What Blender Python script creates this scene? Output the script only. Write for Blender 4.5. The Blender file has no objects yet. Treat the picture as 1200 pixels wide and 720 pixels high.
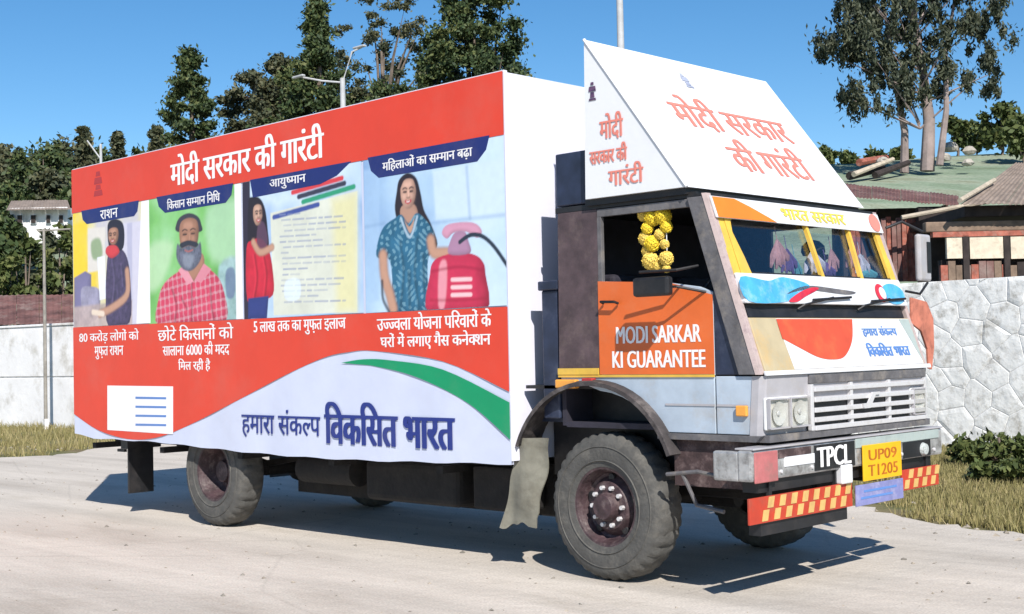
import bpy, bmesh, math, random
import numpy as np
from mathutils import Matrix, Vector
R = math.radians
scn = bpy.context.scene
col = scn.collection
random.seed(7)
RNG = np.random.default_rng(11)

# ------------------------------------------------------------------ camera
CX, CY, CZ = 6.15, -7.08, 1.66
cam = bpy.data.objects.new('camera', bpy.data.cameras.new('camera')); col.objects.link(cam)
rot = Matrix(((0.71339112, 0.03840294, 0.69971303),
              (0.70043301, -0.0082946, -0.71366995),
              (-0.02160318, 0.99922791, -0.03281598)))
M4 = rot.to_4x4(); M4.translation = Vector((CX, CY, CZ)); cam.matrix_world = M4
cam.data.sensor_width = 36; cam.data.lens = 46.46
cam.data.clip_start = 0.1; cam.data.clip_end = 3000
scn.camera = cam

# ------------------------------------------------------------------ sky and sun
SUN = Vector((1.01, -0.66, 1.0)).normalized()
EL = math.asin(SUN.z); AZ = math.atan2(SUN.x, SUN.y)
w = bpy.data.worlds.new('World'); scn.world = w; w.use_nodes = True
nt = w.node_tree; bg = nt.nodes['Background']
sky = nt.nodes.new('ShaderNodeTexSky'); sky.sky_type = 'NISHITA'; sky.sun_disc = False
sky.sun_elevation = EL; sky.sun_rotation = AZ; sky.altitude = 1500; sky.ozone_density = 2.0
sky.air_density = 1.0; sky.dust_density = 0.6
hs = nt.nodes.new('ShaderNodeHueSaturation'); hs.inputs['Saturation'].default_value = 1.30; hs.inputs['Hue'].default_value = .497
nt.links.new(sky.outputs[0], hs.inputs['Color']); nt.links.new(hs.outputs[0], bg.inputs[0]); bg.inputs[1].default_value = 0.105
ld = bpy.data.lights.new('sun', 'SUN'); ld.energy = 5.0; ld.angle = R(0.5); ld.color = (1.0, 0.95, 0.88)
lo = bpy.data.objects.new('sun', ld); col.objects.link(lo); lo.location = (10, -10, 20)
lo.rotation_euler = SUN.to_track_quat('Z', 'Y').to_euler()
scn.view_settings.view_transform = 'Standard'; scn.view_settings.look = 'None'
scn.view_settings.exposure = 0.36; scn.view_settings.gamma = 1.0

# ------------------------------------------------------------------ materials
MATS = {}
def srgb(r, g, b):
    f = lambda c: (c/255/12.92) if c/255 <= .04045 else ((c/255+.055)/1.055)**2.4
    return (f(r), f(g), f(b))
def mat(name, c, rough=.6, metal=0, var=.12, scale=6, bump=.0, bscale=None, dirt=None, damt=.35, dscale=3, spec=.5, detail=6):
    if name in MATS: return MATS[name]
    m = bpy.data.materials.new(name); m.use_nodes = True; n = m.node_tree.nodes; L = m.node_tree.links
    p = n['Principled BSDF']; p.inputs['Roughness'].default_value = rough; p.inputs['Metallic'].default_value = metal
    p.inputs['Specular IOR Level'].default_value = spec
    tc = n.new('ShaderNodeTexCoord')
    ns = n.new('ShaderNodeTexNoise'); ns.inputs['Scale'].default_value = scale; ns.inputs['Detail'].default_value = detail
    ns.inputs['Roughness'].default_value = .6
    L.new(tc.outputs['Object'], ns.inputs['Vector'])
    cr = n.new('ShaderNodeValToRGB')
    lo_, hi = 1-var, 1+var
    cr.color_ramp.elements[0].position = .3; cr.color_ramp.elements[1].position = .7
    cr.color_ramp.elements[0].color = (*[min(1, x*lo_) for x in c], 1); cr.color_ramp.elements[1].color = (*[min(1, x*hi) for x in c], 1)
    L.new(ns.outputs[0], cr.inputs[0]); out = cr.outputs[0]
    if dirt:
        n2 = n.new('ShaderNodeTexNoise'); n2.inputs['Scale'].default_value = dscale; n2.inputs['Detail'].default_value = 8; n2.inputs['Roughness'].default_value = .7
        L.new(tc.outputs['Object'], n2.inputs['Vector'])
        r2 = n.new('ShaderNodeMapRange'); r2.inputs[1].default_value = .5; r2.inputs[2].default_value = .72; r2.inputs[4].default_value = damt
        L.new(n2.outputs[0], r2.inputs[0])
        mx = n.new('ShaderNodeMix'); mx.data_type = 'RGBA'; L.new(r2.outputs[0], mx.inputs[0]); L.new(out, mx.inputs[6]); mx.inputs[7].default_value = (*dirt, 1)
        out = mx.outputs[2]
    L.new(out, p.inputs['Base Color'])
    if bump:
        n3 = n.new('ShaderNodeTexNoise'); n3.inputs['Scale'].default_value = bscale or scale*3; n3.inputs['Detail'].default_value = 5
        L.new(tc.outputs['Object'], n3.inputs['Vector'])
        b = n.new('ShaderNodeBump'); b.inputs['Strength'].default_value = bump; b.inputs['Distance'].default_value = .02
        L.new(n3.outputs[0], b.inputs['Height']); L.new(b.outputs[0], p.inputs['Normal'])
    MATS[name] = m; return m
DUST = (.36, .31, .25)
vin = lambda name, c, **k: mat(name, c, rough=.45, var=.05, scale=2.5, bump=.5, bscale=1.7, dirt=DUST, damt=.10, dscale=1.2, **k)
m_red = vin('orange_red_vinyl', (.66, .052, .024))
m_whitev = vin('white_vinyl', (.56, .60, .74))
m_boxwhite = mat('white_box_skin', (.72, .72, .82), rough=.5, var=.03, scale=1.5, bump=.4, bscale=1.6, dirt=DUST, damt=.12, dscale=1.6)
m_boardwhite = mat('white_board', (.72, .73, .75), rough=.5, var=.03, scale=3, bump=.08, dirt=DUST, damt=.08)
m_navy = vin('navy_print', (.012, .022, .14))
m_navy2 = vin('navy_letter_print', (.012, .028, .20))
m_green = vin('green_print', (.0, .27, .11))
m_ltprint = vin('white_letter_print', (.82, .80, .80))
m_pinkprint = vin('faded_red_print', (.72, .22, .17))
m_darkred = vin('dark_red_print', (.38, .03, .03))
m_yelprint = vin('yellow_letter_print', (.75, .58, .08))
m_blueprint = vin('blue_letter_print', (.10, .22, .52))
def photo(name, stops, scale=1.5, pat=None):
    "printed picture ink: blotches of several print colours with fine grain, optionally a woven pattern"
    m = bpy.data.materials.new(name); m.use_nodes = True; n = m.node_tree.nodes; L = m.node_tree.links
    p = n['Principled BSDF']; p.inputs['Roughness'].default_value = .45
    tc = n.new('ShaderNodeTexCoord'); ns = n.new('ShaderNodeTexNoise'); ns.inputs['Scale'].default_value = scale; ns.inputs['Detail'].default_value = 7; ns.inputs['Roughness'].default_value = .68
    ns.inputs['Distortion'].default_value = .6
    L.new(tc.outputs['Object'], ns.inputs['Vector']); cr = n.new('ShaderNodeValToRGB'); e = cr.color_ramp.elements
    while len(e) < len(stops): e.new(.5)
    for i, c in enumerate(stops): e[i].position = .33+.34*i/(len(stops)-1); e[i].color = (*c, 1)
    L.new(ns.outputs[0], cr.inputs[0]); out = cr.outputs[0]
    if pat:
        ck = n.new('ShaderNodeTexVoronoi' if pat[0] == 'dots' else 'ShaderNodeTexBrick'); ck.inputs['Scale'].default_value = pat[1]
        mp = n.new('ShaderNodeMapping'); mp.inputs['Rotation'].default_value = (math.pi/2, 0, 0); L.new(tc.outputs['Object'], mp.inputs[0]); L.new(mp.outputs[0], ck.inputs['Vector'])
        mx = n.new('ShaderNodeMix'); mx.data_type = 'RGBA'; mx.blend_type = 'MULTIPLY'; mx.inputs[0].default_value = pat[2]; L.new(out, mx.inputs[6])
        if pat[0] == 'dots': mr = n.new('ShaderNodeMapRange'); mr.inputs[2].default_value = .5; L.new(ck.outputs['Distance'], mr.inputs[0]); L.new(mr.outputs[0], mx.inputs[7])
        else:
            ck.inputs['Color1'].default_value = (1, 1, 1, 1); ck.inputs['Color2'].default_value = (.75, .6, .65, 1); ck.inputs['Mortar'].default_value = (.25, .1, .12, 1); ck.inputs['Mortar Size'].default_value = .06; ck.inputs['Brick Width'].default_value = .4; ck.inputs['Row Height'].default_value = .4; ck.offset = 0; L.new(ck.outputs[0], mx.inputs[7])
        out = mx.outputs[2]
    L.new(out, p.inputs['Base Color']); return m
m_ph1 = photo('kitchen_print', [(.72, .55, .06), (.70, .66, .40), (.50, .50, .60), (.62, .50, .26)], 2.2)
m_ph2 = photo('field_print', [(.14, .40, .10), (.26, .55, .20), (.34, .62, .36)], 1.6)
m_ph3 = photo('pale_blue_print', [(.30, .45, .68), (.50, .62, .76), (.40, .52, .74)], 1.6)
m_ph4 = photo('room_print', [(.24, .38, .60), (.38, .52, .70), (.50, .62, .74)], 1.2)
m_ph4b = photo('room_print_light', [(.42, .55, .72), (.56, .66, .78)], 2)
m_ph2b = photo('field_print_pale', [(.42, .62, .44), (.55, .70, .60)], 2)
m_kitb = photo('kitchen_tile_print', [(.55, .52, .60), (.70, .68, .72)], 3)
m_paper = photo('paper_print', [(.62, .60, .38), (.68, .66, .50), (.52, .62, .70)], 1.2)
m_skin = photo('skin_print', [(.36, .15, .09), (.46, .24, .16), (.56, .34, .26)], 5)
m_skinlt = photo('skin_light_print', [(.58, .36, .28), (.66, .46, .38)], 8)
m_skindk = photo('skin_dark_print', [(.16, .06, .045), (.26, .12, .08)], 8)
m_hair = photo('hair_print', [(.010, .008, .014), (.05, .035, .045)], 6)
m_teal = photo('teal_cloth_print', [(.01, .06, .12), (.04, .17, .27), (.08, .12, .28), (.12, .28, .36)], 7, ('dots', 16, .6))
m_tealdk = photo('teal_fold_print', [(.01, .04, .08), (.02, .08, .15)], 9)
m_check = photo('pink_check_print', [(.42, .02, .06), (.64, .09, .15), (.72, .28, .34)], 9, ('check', 9, .6))
m_redp = photo('red_cloth_print', [(.40, .01, .03), (.62, .03, .05), (.36, .02, .05)], 5)
m_cyl = photo('gas_cylinder_print', [(.42, .015, .04), (.60, .04, .09), (.52, .08, .18)], 3)
m_cyldk = photo('gas_cylinder_shade_print', [(.20, .01, .03), (.34, .02, .06)], 4)
m_cyllt = photo('gas_cylinder_gloss_print', [(.70, .22, .30), (.72, .36, .42)], 4)
m_darkcl = photo('dark_cloth_print', [(.03, .02, .06), (.14, .07, .14), (.06, .05, .14)], 8, ('dots', 22, .5))
m_grey = photo('grey_print', [(.16, .18, .28), (.34, .37, .47), (.46, .5, .6)], 5)
m_cabgrey = mat('grey_blue_cab_paint', (.40, .47, .55), rough=.4, var=.12, scale=5, dirt=DUST, damt=.6, dscale=3, bump=.06)
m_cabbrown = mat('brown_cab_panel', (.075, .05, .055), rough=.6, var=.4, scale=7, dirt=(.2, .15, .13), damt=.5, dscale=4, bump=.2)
m_cabdark = mat('dark_blue_cab_paint', (.018, .026, .055), rough=.45, var=.4, scale=6, dirt=(.10, .11, .14), damt=.5)
m_pillar = mat('dusty_grey_pillar', (.115, .11, .115), rough=.6, var=.3, scale=9, dirt=DUST, damt=.5, dscale=6, bump=.2)
m_bumper = mat('worn_silver_bumper', (.40, .40, .40), rough=.3, metal=.35, var=.35, scale=9, dirt=(.06, .045, .04), damt=.85, dscale=8, bump=.2)
m_redfront = mat('front_red_print', (.56, .075, .03), rough=.45, var=.12, scale=6, dirt=(.6, .2, .06), damt=.4, dscale=4)
m_trim = mat('pale_pillar_trim', (.45, .36, .34), rough=.5, var=.25, scale=14, dirt=(.16, .10, .12), damt=.8, dscale=14)
m_orange = mat('orange_door_vinyl', (.66, .13, .025), rough=.45, var=.08, scale=3, bump=.15, dirt=(.5, .2, .1), damt=.3, dscale=4)
m_orange2 = mat('saffron_print', (.80, .20, .02), rough=.45, var=.08, scale=4)
m_yellow = mat('yellow_paint', (.66, .42, .06), rough=.45, var=.15, scale=7, dirt=(.5, .35, .12), damt=.4)
m_cream = mat('cream_front_panel', (.42, .35, .22), rough=.5, var=.12, scale=5, dirt=(.55, .35, .12), damt=.8, dscale=3)
m_whitep = mat('white_paint', (.66, .67, .69), rough=.4, var=.05, scale=5, dirt=DUST, damt=.35, dscale=5)
m_sky = mat('sky_blue_paint', (.07, .36, .62), rough=.4, var=.2, scale=7, dirt=(.55, .65, .72), damt=.5, dscale=8)
m_greyfas = mat('silver_grey_fascia', (.38, .37, .39), rough=.4, var=.12, scale=5, dirt=DUST, damt=.5, dscale=6)
m_chrome = mat('dull_chrome', (.66, .65, .66), rough=.35, metal=.25, var=.1, scale=9, dirt=(.3, .27, .24), damt=.5, dscale=9)
m_black = mat('black_paint', (.012, .012, .014), rough=.5, var=.4, scale=8, dirt=(.06, .05, .045), damt=.5)
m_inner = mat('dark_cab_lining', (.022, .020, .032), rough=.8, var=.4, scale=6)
m_chassis = mat('grimy_chassis', (.010, .009, .009), rough=.85, var=.4, scale=8, dirt=(.045, .038, .03), damt=.5, bump=.3)
m_rust = mat('rusty_maroon_steel', (.055, .032, .032), rough=.75, var=.45, scale=9, dirt=(.20, .15, .14), damt=.75, dscale=9, bump=.4)
m_rubber = mat('dusty_tyre_rubber', (.075, .073, .068), rough=.85, var=.25, scale=7, dirt=(.19, .175, .15), damt=.6, dscale=5, bump=.3, bscale=40)
m_rim = mat('dark_maroon_rim', (.05, .028, .032), rough=.6, var=.5, scale=14, dirt=(.20, .16, .15), damt=.6, dscale=12, bump=.3)
m_mudg = mat('dusty_mudguard', (.045, .038, .038), rough=.75, var=.4, scale=9, dirt=(.19, .165, .155), damt=.8, dscale=7, bump=.3)
m_flap = mat('dusty_canvas_flap', (.17, .165, .135), rough=.9, var=.25, scale=6, dirt=(.10, .09, .07), damt=.7, dscale=5, bump=.6, bscale=8)
m_pink = mat('faded_pink_bumper', (.42, .13, .13), rough=.55, var=.2, scale=8, dirt=(.22, .14, .12), damt=.7, dscale=9)
m_mint = mat('pale_mint_paint', (.36, .42, .40), rough=.5, var=.2, scale=8, dirt=(.2, .2, .18), damt=.6, dscale=8)
m_lens = mat('headlamp_glass', (.42, .45, .44), rough=.08, var=.15, scale=18, bump=.5, bscale=60)
m_amber = mat('amber_lens', (.75, .33, .06), rough=.2, var=.1)
m_lav = mat('lavender_plate', (.20, .21, .42), rough=.45, var=.15, scale=8, dirt=(.5, .48, .6), damt=.5, dscale=9)
m_platey = mat('yellow_number_plate', (.74, .42, .01), rough=.4, var=.08, dirt=(.6, .35, .05), damt=.4, dscale=12)
m_chk_o = mat('orange_check_paint', (.46, .045, .02), rough=.5, var=.15, scale=9, dirt=(.25, .09, .06), damt=.6, dscale=8)
m_chk_y = mat('cream_check_paint', (.58, .38, .13), rough=.5, var=.12, scale=9, dirt=(.4, .22, .1), damt=.5, dscale=8)
def glass_mat(name, tint, refl):
    m = bpy.data.materials.new(name); m.use_nodes = True; n = m.node_tree.nodes; L = m.node_tree.links; n.clear()
    o = n.new('ShaderNodeOutputMaterial'); t = n.new('ShaderNodeBsdfTransparent'); t.inputs[0].default_value = (*tint, 1)
    g = n.new('ShaderNodeBsdfGlossy'); g.inputs['Roughness'].default_value = .06
    lw = n.new('ShaderNodeLayerWeight'); lw.inputs[0].default_value = .5; f = n.new('ShaderNodeMath'); f.operation = 'POWER'; f.inputs[1].default_value = 4; L.new(lw.outputs['Facing'], f.inputs[0])
    a = n.new('ShaderNodeMath'); a.operation = 'MULTIPLY_ADD'; a.inputs[1].default_value = .9; a.inputs[2].default_value = refl
    L.new(f.outputs[0], a.inputs[0]); mx = n.new('ShaderNodeMixShader'); L.new(a.outputs[0], mx.inputs[0])
    L.new(t.outputs[0], mx.inputs[1]); L.new(g.outputs[0], mx.inputs[2]); L.new(mx.outputs[0], o.inputs[0]); return m
m_glass = glass_mat('windscreen_glass', (.94, .96, .98), .07)

# ------------------------------------------------------------------ mesh builder
class MB:
    def __init__(s): s.v = []; s.f = []
    def add(s, vs, fs):
        b = len(s.v); s.v += [tuple(x) for x in vs]; s.f += [tuple(b+i for i in f) for f in fs]; return s
    def box(s, x0, x1, y0, y1, z0, z1):
        return s.add([(x, y, z) for x in (x0, x1) for y in (y0, y1) for z in (z0, z1)],
                     [(0, 1, 3, 2), (4, 6, 7, 5), (0, 4, 5, 1), (2, 3, 7, 6), (0, 2, 6, 4), (1, 5, 7, 3)])
    def hexa(s, a, b):
        "two quads a,b (4 pts each) joined"
        return s.add(list(a)+list(b), [(3, 2, 1, 0), (4, 5, 6, 7), (0, 1, 5, 4), (1, 2, 6, 5), (2, 3, 7, 6), (3, 0, 4, 7)])
    def prism(s, pts, off):
        "closed 3-d polygon pts extruded by vector off"
        n = len(pts); o = Vector(off); a = [Vector(p) for p in pts]; b = [p+o for p in a]
        return s.add(a+b, [tuple(range(n))[::-1], tuple(range(n, 2*n))]+[(i, (i+1) % n, n+(i+1) % n, n+i) for i in range(n)])
    def tube(s, p, r, n=10, cap=True):
        "tube through points p with radius r (number or list)"
        p = [Vector(q) for q in p]; k = len(p); r = r if isinstance(r, (list, tuple)) else [r]*k; vs = []
        up = Vector((0, 0, 1))
        for i in range(k):
            t = (p[min(i+1, k-1)]-p[max(i-1, 0)]).normalized()
            a = t.cross(up if abs(t.z) < .95 else Vector((1, 0, 0))).normalized(); b = t.cross(a)
            vs += [p[i]+a*(r[i]*math.cos(2*math.pi*j/n))+b*(r[i]*math.sin(2*math.pi*j/n)) for j in range(n)]
        fs = [(i*n+j, i*n+(j+1) % n, (i+1)*n+(j+1) % n, (i+1)*n+j) for i in range(k-1) for j in range(n)]
        if cap: fs += [tuple(range(n))[::-1], tuple(range((k-1)*n, k*n))]
        return s.add(vs, fs)
    def lathe(s, prof, n=32, c=(0, 0, 0), mod=None, axis='Y'):
        "profile [(radius, along)] turned about the Y (or Z) axis"
        vs = []
        for i, (r, a) in enumerate(prof):
            for j in range(n):
                t = 2*math.pi*j/n; rr = r+(mod(i, j) if mod else 0)
                if axis == 'Y': vs.append((c[0]+rr*math.cos(t), c[1]+a, c[2]+rr*math.sin(t)))
                elif axis == 'X': vs.append((c[0]+a, c[1]+rr*math.cos(t), c[2]+rr*math.sin(t)))
                else: vs.append((c[0]+rr*math.cos(t), c[1]+rr*math.sin(t), c[2]+a))
        k = len(prof)
        return s.add(vs, [(i*n+j, i*n+(j+1) % n, (i+1)*n+(j+1) % n, (i+1)*n+j) for i in range(k-1) for j in range(n)])
    def build(s, name, m, parent=None, smooth=False, bevel=0, seg=2, recalc=True):
        me = bpy.data.meshes.new(name); me.from_pydata(s.v, [], s.f); me.materials.append(m)
        bm = bmesh.new(); bm.from_mesh(me)
        if recalc: bmesh.ops.recalc_face_normals(bm, faces=bm.faces)
        if bevel: bmesh.ops.bevel(bm, geom=bm.edges[:], offset=bevel, segments=seg, affect='EDGES', profile=.5, clamp_overlap=True)
        bm.to_mesh(me); bm.free()
        if smooth:
            me.polygons.foreach_set('use_smooth', [True]*len(me.polygons))
            if hasattr(me, 'set_sharp_from_angle'): me.set_sharp_from_angle(angle=R(40))
        return link(name, me, parent)
def link(name, me, parent=None):
    o = bpy.data.objects.new(name, me); col.objects.link(o)
    if parent is not None:
        o.parent = parent; o.matrix_parent_inverse = Matrix.Translation(-world_loc(parent))
    return o
def world_loc(o):
    v = Vector(o.location)
    return v  # parents are things at their base, or parts at the origin
def thing(name, label, cat, loc=(0, 0, 0), group=None):
    o = bpy.data.objects.new(name, None); col.objects.link(o); o.location = loc; o.empty_display_size = .3
    tag(o, label, cat, group); return o
def tag(o, label=None, cat=None, group=None, kind=None):
    if label: o['label'] = label
    if cat: o['category'] = cat
    if group: o['group'] = group
    if kind: o['kind'] = kind
    return o
def dup(o, parent=None, loc=None, label=None, yaw=None):
    c = o.copy(); col.objects.link(c)
    if parent is not None: c.parent = parent
    if loc is not None: c.location = loc
    if yaw is not None: c.rotation_euler = (0, 0, yaw)
    if label: c['label'] = label
    for ch in list(o.children): dup(ch, c)
    return c

# ------------------------------------------------------------------ survey: where a bearing of the site plan meets a plane
def ray(px, py): return rot @ Vector(((px-600)/1548.7, (360-py)/1548.7, -1))
def onY(px, py, y=0.0):
    r = ray(px, py); t = (y-CY)/r.y; return (CX+t*r.x, CZ+t*r.z)          # X, Z on the plane Y = y
def at(px, d, z=0.0):
    "ground position d metres ahead on the bearing px"
    r = ray(px, 360); k = d/math.hypot(.69971, .71367)
    f = Vector((-.69971, .71367)).normalized(); rr = Vector((f.y, -f.x))
    s = (px-600)/1548.7*d
    return Vector((CX+f.x*d+rr.x*s, CY+f.y*d+rr.y*s, z))
def zat(px, py, d): return CZ+d*(410.9-.0216*(px-600)-py)/1548.7

# ------------------------------------------------------------------ lettering
_cache = {}
def text_geo(s):
    "flat glyphs of s: verts (x,y,layer) and faces; '~' after a letter cuts its right stem away (Devanagari half letter)"
    if s in _cache: return _cache[s]
    def raw(t):
        cu = bpy.data.curves.new('tmp', 'FONT'); cu.body = t; cu.resolution_u = 3
        o = bpy.data.objects.new('tmp', cu); col.objects.link(o)
        bpy.context.view_layer.update()
        me = bpy.data.meshes.new_from_object(o.evaluated_get(bpy.context.evaluated_depsgraph_get()))
        v = [tuple(x.co) for x in me.vertices]; f = [tuple(p.vertices) for p in me.polygons]
        bpy.data.objects.remove(o); bpy.data.curves.remove(cu); bpy.data.meshes.remove(me); return v, f
    V = []; F = []; x = 0; tok = []; cur = ''
    i = 0
    while i < len(s):
        if i+1 < len(s) and s[i+1] == '~':
            if cur: tok.append((cur, 0))
            tok.append((s[i], 1)); cur = ''; i += 2
        else: cur += s[i]; i += 1
    if cur: tok.append((cur, 0))
    for t, half in tok:
        v, f = raw(t)
        if not v: continue
        mn = min(p[0] for p in v); mx = max(p[0] for p in v)
        if half:
            bm = bmesh.new(); bv = [bm.verts.new(p) for p in v]
            for q in f:
                try: bm.faces.new([bv[k] for k in q])
                except ValueError: pass
            cut = mx-.33*(mx-mn)
            bmesh.ops.bisect_plane(bm, geom=bm.verts[:]+bm.edges[:]+bm.faces[:], plane_co=(cut, 0, 0), plane_no=(1, 0, 0), clear_outer=True)
            bm.verts.index_update(); v = [tuple(q.co) for q in bm.verts]; f = [tuple(q.index for q in p.verts) for p in bm.faces]; bm.free(); mx = cut
        lead = len(t)-len(t.lstrip(' ')); trail = len(t)-len(t.rstrip(' '))
        b = len(V); dx = x-mn+lead*.25*0
        if lead: dx += .26
        V += [(p[0]+dx, p[1], 0) for p in v]; F += [tuple(b+k for k in q) for q in f]
        x = mx+dx+trail*.26-.005
    # connected pieces, each on its own hair-thin layer so that overlapping strokes never share a plane
    par = list(range(len(V)))
    def fd(a):
        while par[a] != a: par[a] = par[par[a]]; a = par[a]
        return a
    for q in F:
        for k in q[1:]: par[fd(k)] = fd(q[0])
    ids = {}
    V = [(p[0], p[1], ids.setdefault(fd(i), len(ids)) % 4) for i, p in enumerate(V)]
    _cache[s] = (V, F); return V, F
def lettering(s, org, u, v, wid, hei, m, parent, bold=0.0, nrm=None, name='lettering'):
    "s fitted to a wid x hei box whose lower left is org, along unit vectors u, v"
    V, F = text_geo(s); u = Vector(u); v = Vector(v); n = Vector(nrm) if nrm else u.cross(v); org = Vector(org)
    x0 = min(p[0] for p in V); x1 = max(p[0] for p in V); y0 = min(p[1] for p in V); y1 = max(p[1] for p in V)
    sx = (wid-2*bold)/(x1-x0); sy = hei/(y1-y0); mb = MB(); k = 0
    for dx in ([0] if not bold else [0, bold, 2*bold]):
        mb.add([org+u*((p[0]-x0)*sx+dx)+v*((p[1]-y0)*sy)+n*(.00012*p[2]+.0006*k) for p in V], F); k += 1
    return mb.build(name, m, parent, recalc=False)

def spline(pts, n=6, closed=True):
    k = len(pts); out = []
    for i in range(k if closed else k-1):
        g = lambda j: Vector(pts[j % k] if closed else pts[min(max(j, 0), k-1)])
        p0, p1, p2, p3 = g(i-1), g(i), g(i+1), g(i+2)
        for j in range(n):
            t = j/n; out.append(.5*((2*p1)+(-p0+p2)*t+(2*p0-5*p1+4*p2-p3)*t*t+(-p0+3*p1-3*p2+p3)*t**3))
    if not closed: out.append(Vector(pts[-1]))
    return out

# ================================================================== THE TRUCK
truck = thing('banner_truck', 'lorry with a tall orange and white printed box and a slanted white board', 'truck', (-2.6, 1.2, 0))
def part(name, mb, m, parent=None, **k): return mb.build(name, m, parent or truck, **k)
W = 2.4; XF = -.83; XB = -7.62; ZB = .81; ZT = 3.765
box = part('cargo_box', MB().box(XB+.01, XF-.008, .03, W, ZB+.03, ZT), m_boxwhite, bevel=.012)
part('front_skin', MB().box(XF-.008, XF+.004, 0.0, W, ZB+.02, ZT+.004), m_boxwhite, box)
for y in (.35, 1.2, 2.05): part('cross_bearer', MB().box(XB+.3, XF-.2, y-.03, y+.03, ZB-.06, ZB+.03), m_chassis, box)
part('roof_edge', MB().box(XB, XF, .0, .04, ZT+.001, ZT+.02), m_boxwhite, box)
for x in (-7.3, -5.9, -4.5, -3.1, -1.7): part('cross_beam', MB().box(x-.04, x+.04, .06, W-.06, ZB-.12, ZB-.062), m_chassis, box)

# ---- printed side banner: cloth sheet with a sagging lower hem
ban = None
mb = MB(); NX = 48; NZ = 16; vs = []
for i in range(NX+1):
    x = XB+(XF-XB)*i/NX; t = i/NX
    hem = ZB-.005-.05*math.sin(math.pi*min(1, max(0, (t-.25)/.75)))**1.2+.006*math.sin(i*1.3)
    if t < .06: hem += .04*(1-t/.06)
    for j in range(NZ+1):
        z = hem+(3.3-hem)*j/NZ; vs.append((x, -.004-.004*math.sin(i*.9)*(1-j/NZ), z))
mb.add(vs, [(i*(NZ+1)+j, (i+1)*(NZ+1)+j, (i+1)*(NZ+1)+j+1, i*(NZ+1)+j+1) for i in range(NX) for j in range(NZ)])
mb.add([(p[0], .024, p[2]) for p in vs], [(i*(NZ+1)+j, i*(NZ+1)+j+1, (i+1)*(NZ+1)+j+1, (i+1)*(NZ+1)+j) for i in range(NX) for j in range(NZ)])
ban = part('side_banner', mb, m_whitev, smooth=True)
def flat(name, pts, m, layer, parent=None, sm=0, px=True):
    "flat print on the banner; pts are survey bearings (px) or X,Z metres; layer = how many sheets out"
    p = [onY(*q) for q in pts] if px else pts
    if sm: p = [tuple(q) for q in spline(p, sm)]
    y = -.0105-.0008*layer
    return MB().prism([(q[0], y, q[1]) for q in p], (0, .0006, 0)).build(name, m, parent or ban)
def ell(cx, cy, rx, ry, n=20, a0=0):
    return [(cx+rx*math.cos(2*math.pi*i/n), cy+ry*math.sin(2*math.pi*i/n)) for i in range(n)]
# top red band
flat('red_band', [(XB, 3.29), (XF, 3.29), (XF, ZT+.01), (XB, ZT+.01)], m_red, 0, px=False)
# lower red field with the wave
wave = spline([(-7.62, 1.06), (-7.1, .90), (-6.47, .82), (-5.9, .85), (-5.3, .985), (-4.41, 1.25), (-3.7, 1.47), (-3.1, 1.63), (-2.75, 1.675), (-2.4, 1.68), (-1.56, 1.585), (-.83, 1.35)], 5, False)
flat('red_field', [(XB, 2.02), *[tuple(p) for p in wave], (XF, 1.99)], m_red, 0, px=False)
gtop = [tuple(p) for p in spline([(-2.85, 1.585), (-2.55, 1.612), (-2.2, 1.60), (-1.56, 1.52), (-.83, 1.27)], 5, False)]
gbot = [tuple(p) for p in spline([(-.83, .99), (-1.2, 1.22), (-1.57, 1.37), (-2.0, 1.49), (-2.45, 1.56)], 5, False)]
flat('green_swoosh', gtop+gbot, m_green, 1, px=False)
U = (1, 0, 0); Z = (0, 0, 1); NO = (0, -1, 0)
def btext(s, x0, x1, z0, z1, m, layer=2, bold=.0):
    return lettering(s, (x0, -.0105-.0008*layer, z0), U, Z, x1-x0, z1-z0, m, ban, bold, NO)
btext('मोदी सरकार की गारंटी', -5.55, -3.03, 3.36, 3.69, m_ltprint, bold=.012)
btext('हमारा संकल~प', -4.36, -3.15, .91, 1.17, m_navy2, bold=.006)
btext('िवकिसत भारत', -3.10, -1.43, .885, 1.25, m_navy2, bold=.017)
# ---- printed pictures: ink colours on a fine sheet
m_ink = bpy.data.materials.new('picture_ink'); m_ink.use_nodes = True
_n = m_ink.node_tree.nodes; _a = _n.new('ShaderNodeAttribute'); _a.attribute_name = 'ink'; _n['Principled BSDF'].inputs['Roughness'].default_value = .45
m_ink.node_tree.links.new(_a.outputs['Color'], _n['Principled BSDF'].inputs['Base Color'])
def vnoise(X, Zz, s, seed):
    "smooth value noise"
    g = np.random.default_rng(seed).random((64, 64)); x = X*s; z = Zz*s; xi = np.floor(x).astype(int); zi = np.floor(z).astype(int); fx = x-xi; fz = z-zi
    fx = fx*fx*(3-2*fx); fz = fz*fz*(3-2*fz); G = lambda i, j: g[i % 64, j % 64]
    return (G(xi, zi)*(1-fx)+G(xi+1, zi)*fx)*(1-fz)+(G(xi, zi+1)*(1-fx)+G(xi+1, zi+1)*fx)*fz
def fbm(X, Zz, s, seed): return sum(vnoise(X, Zz, s*2**k, seed+k)*.5**k for k in range(4))/1.875
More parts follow.
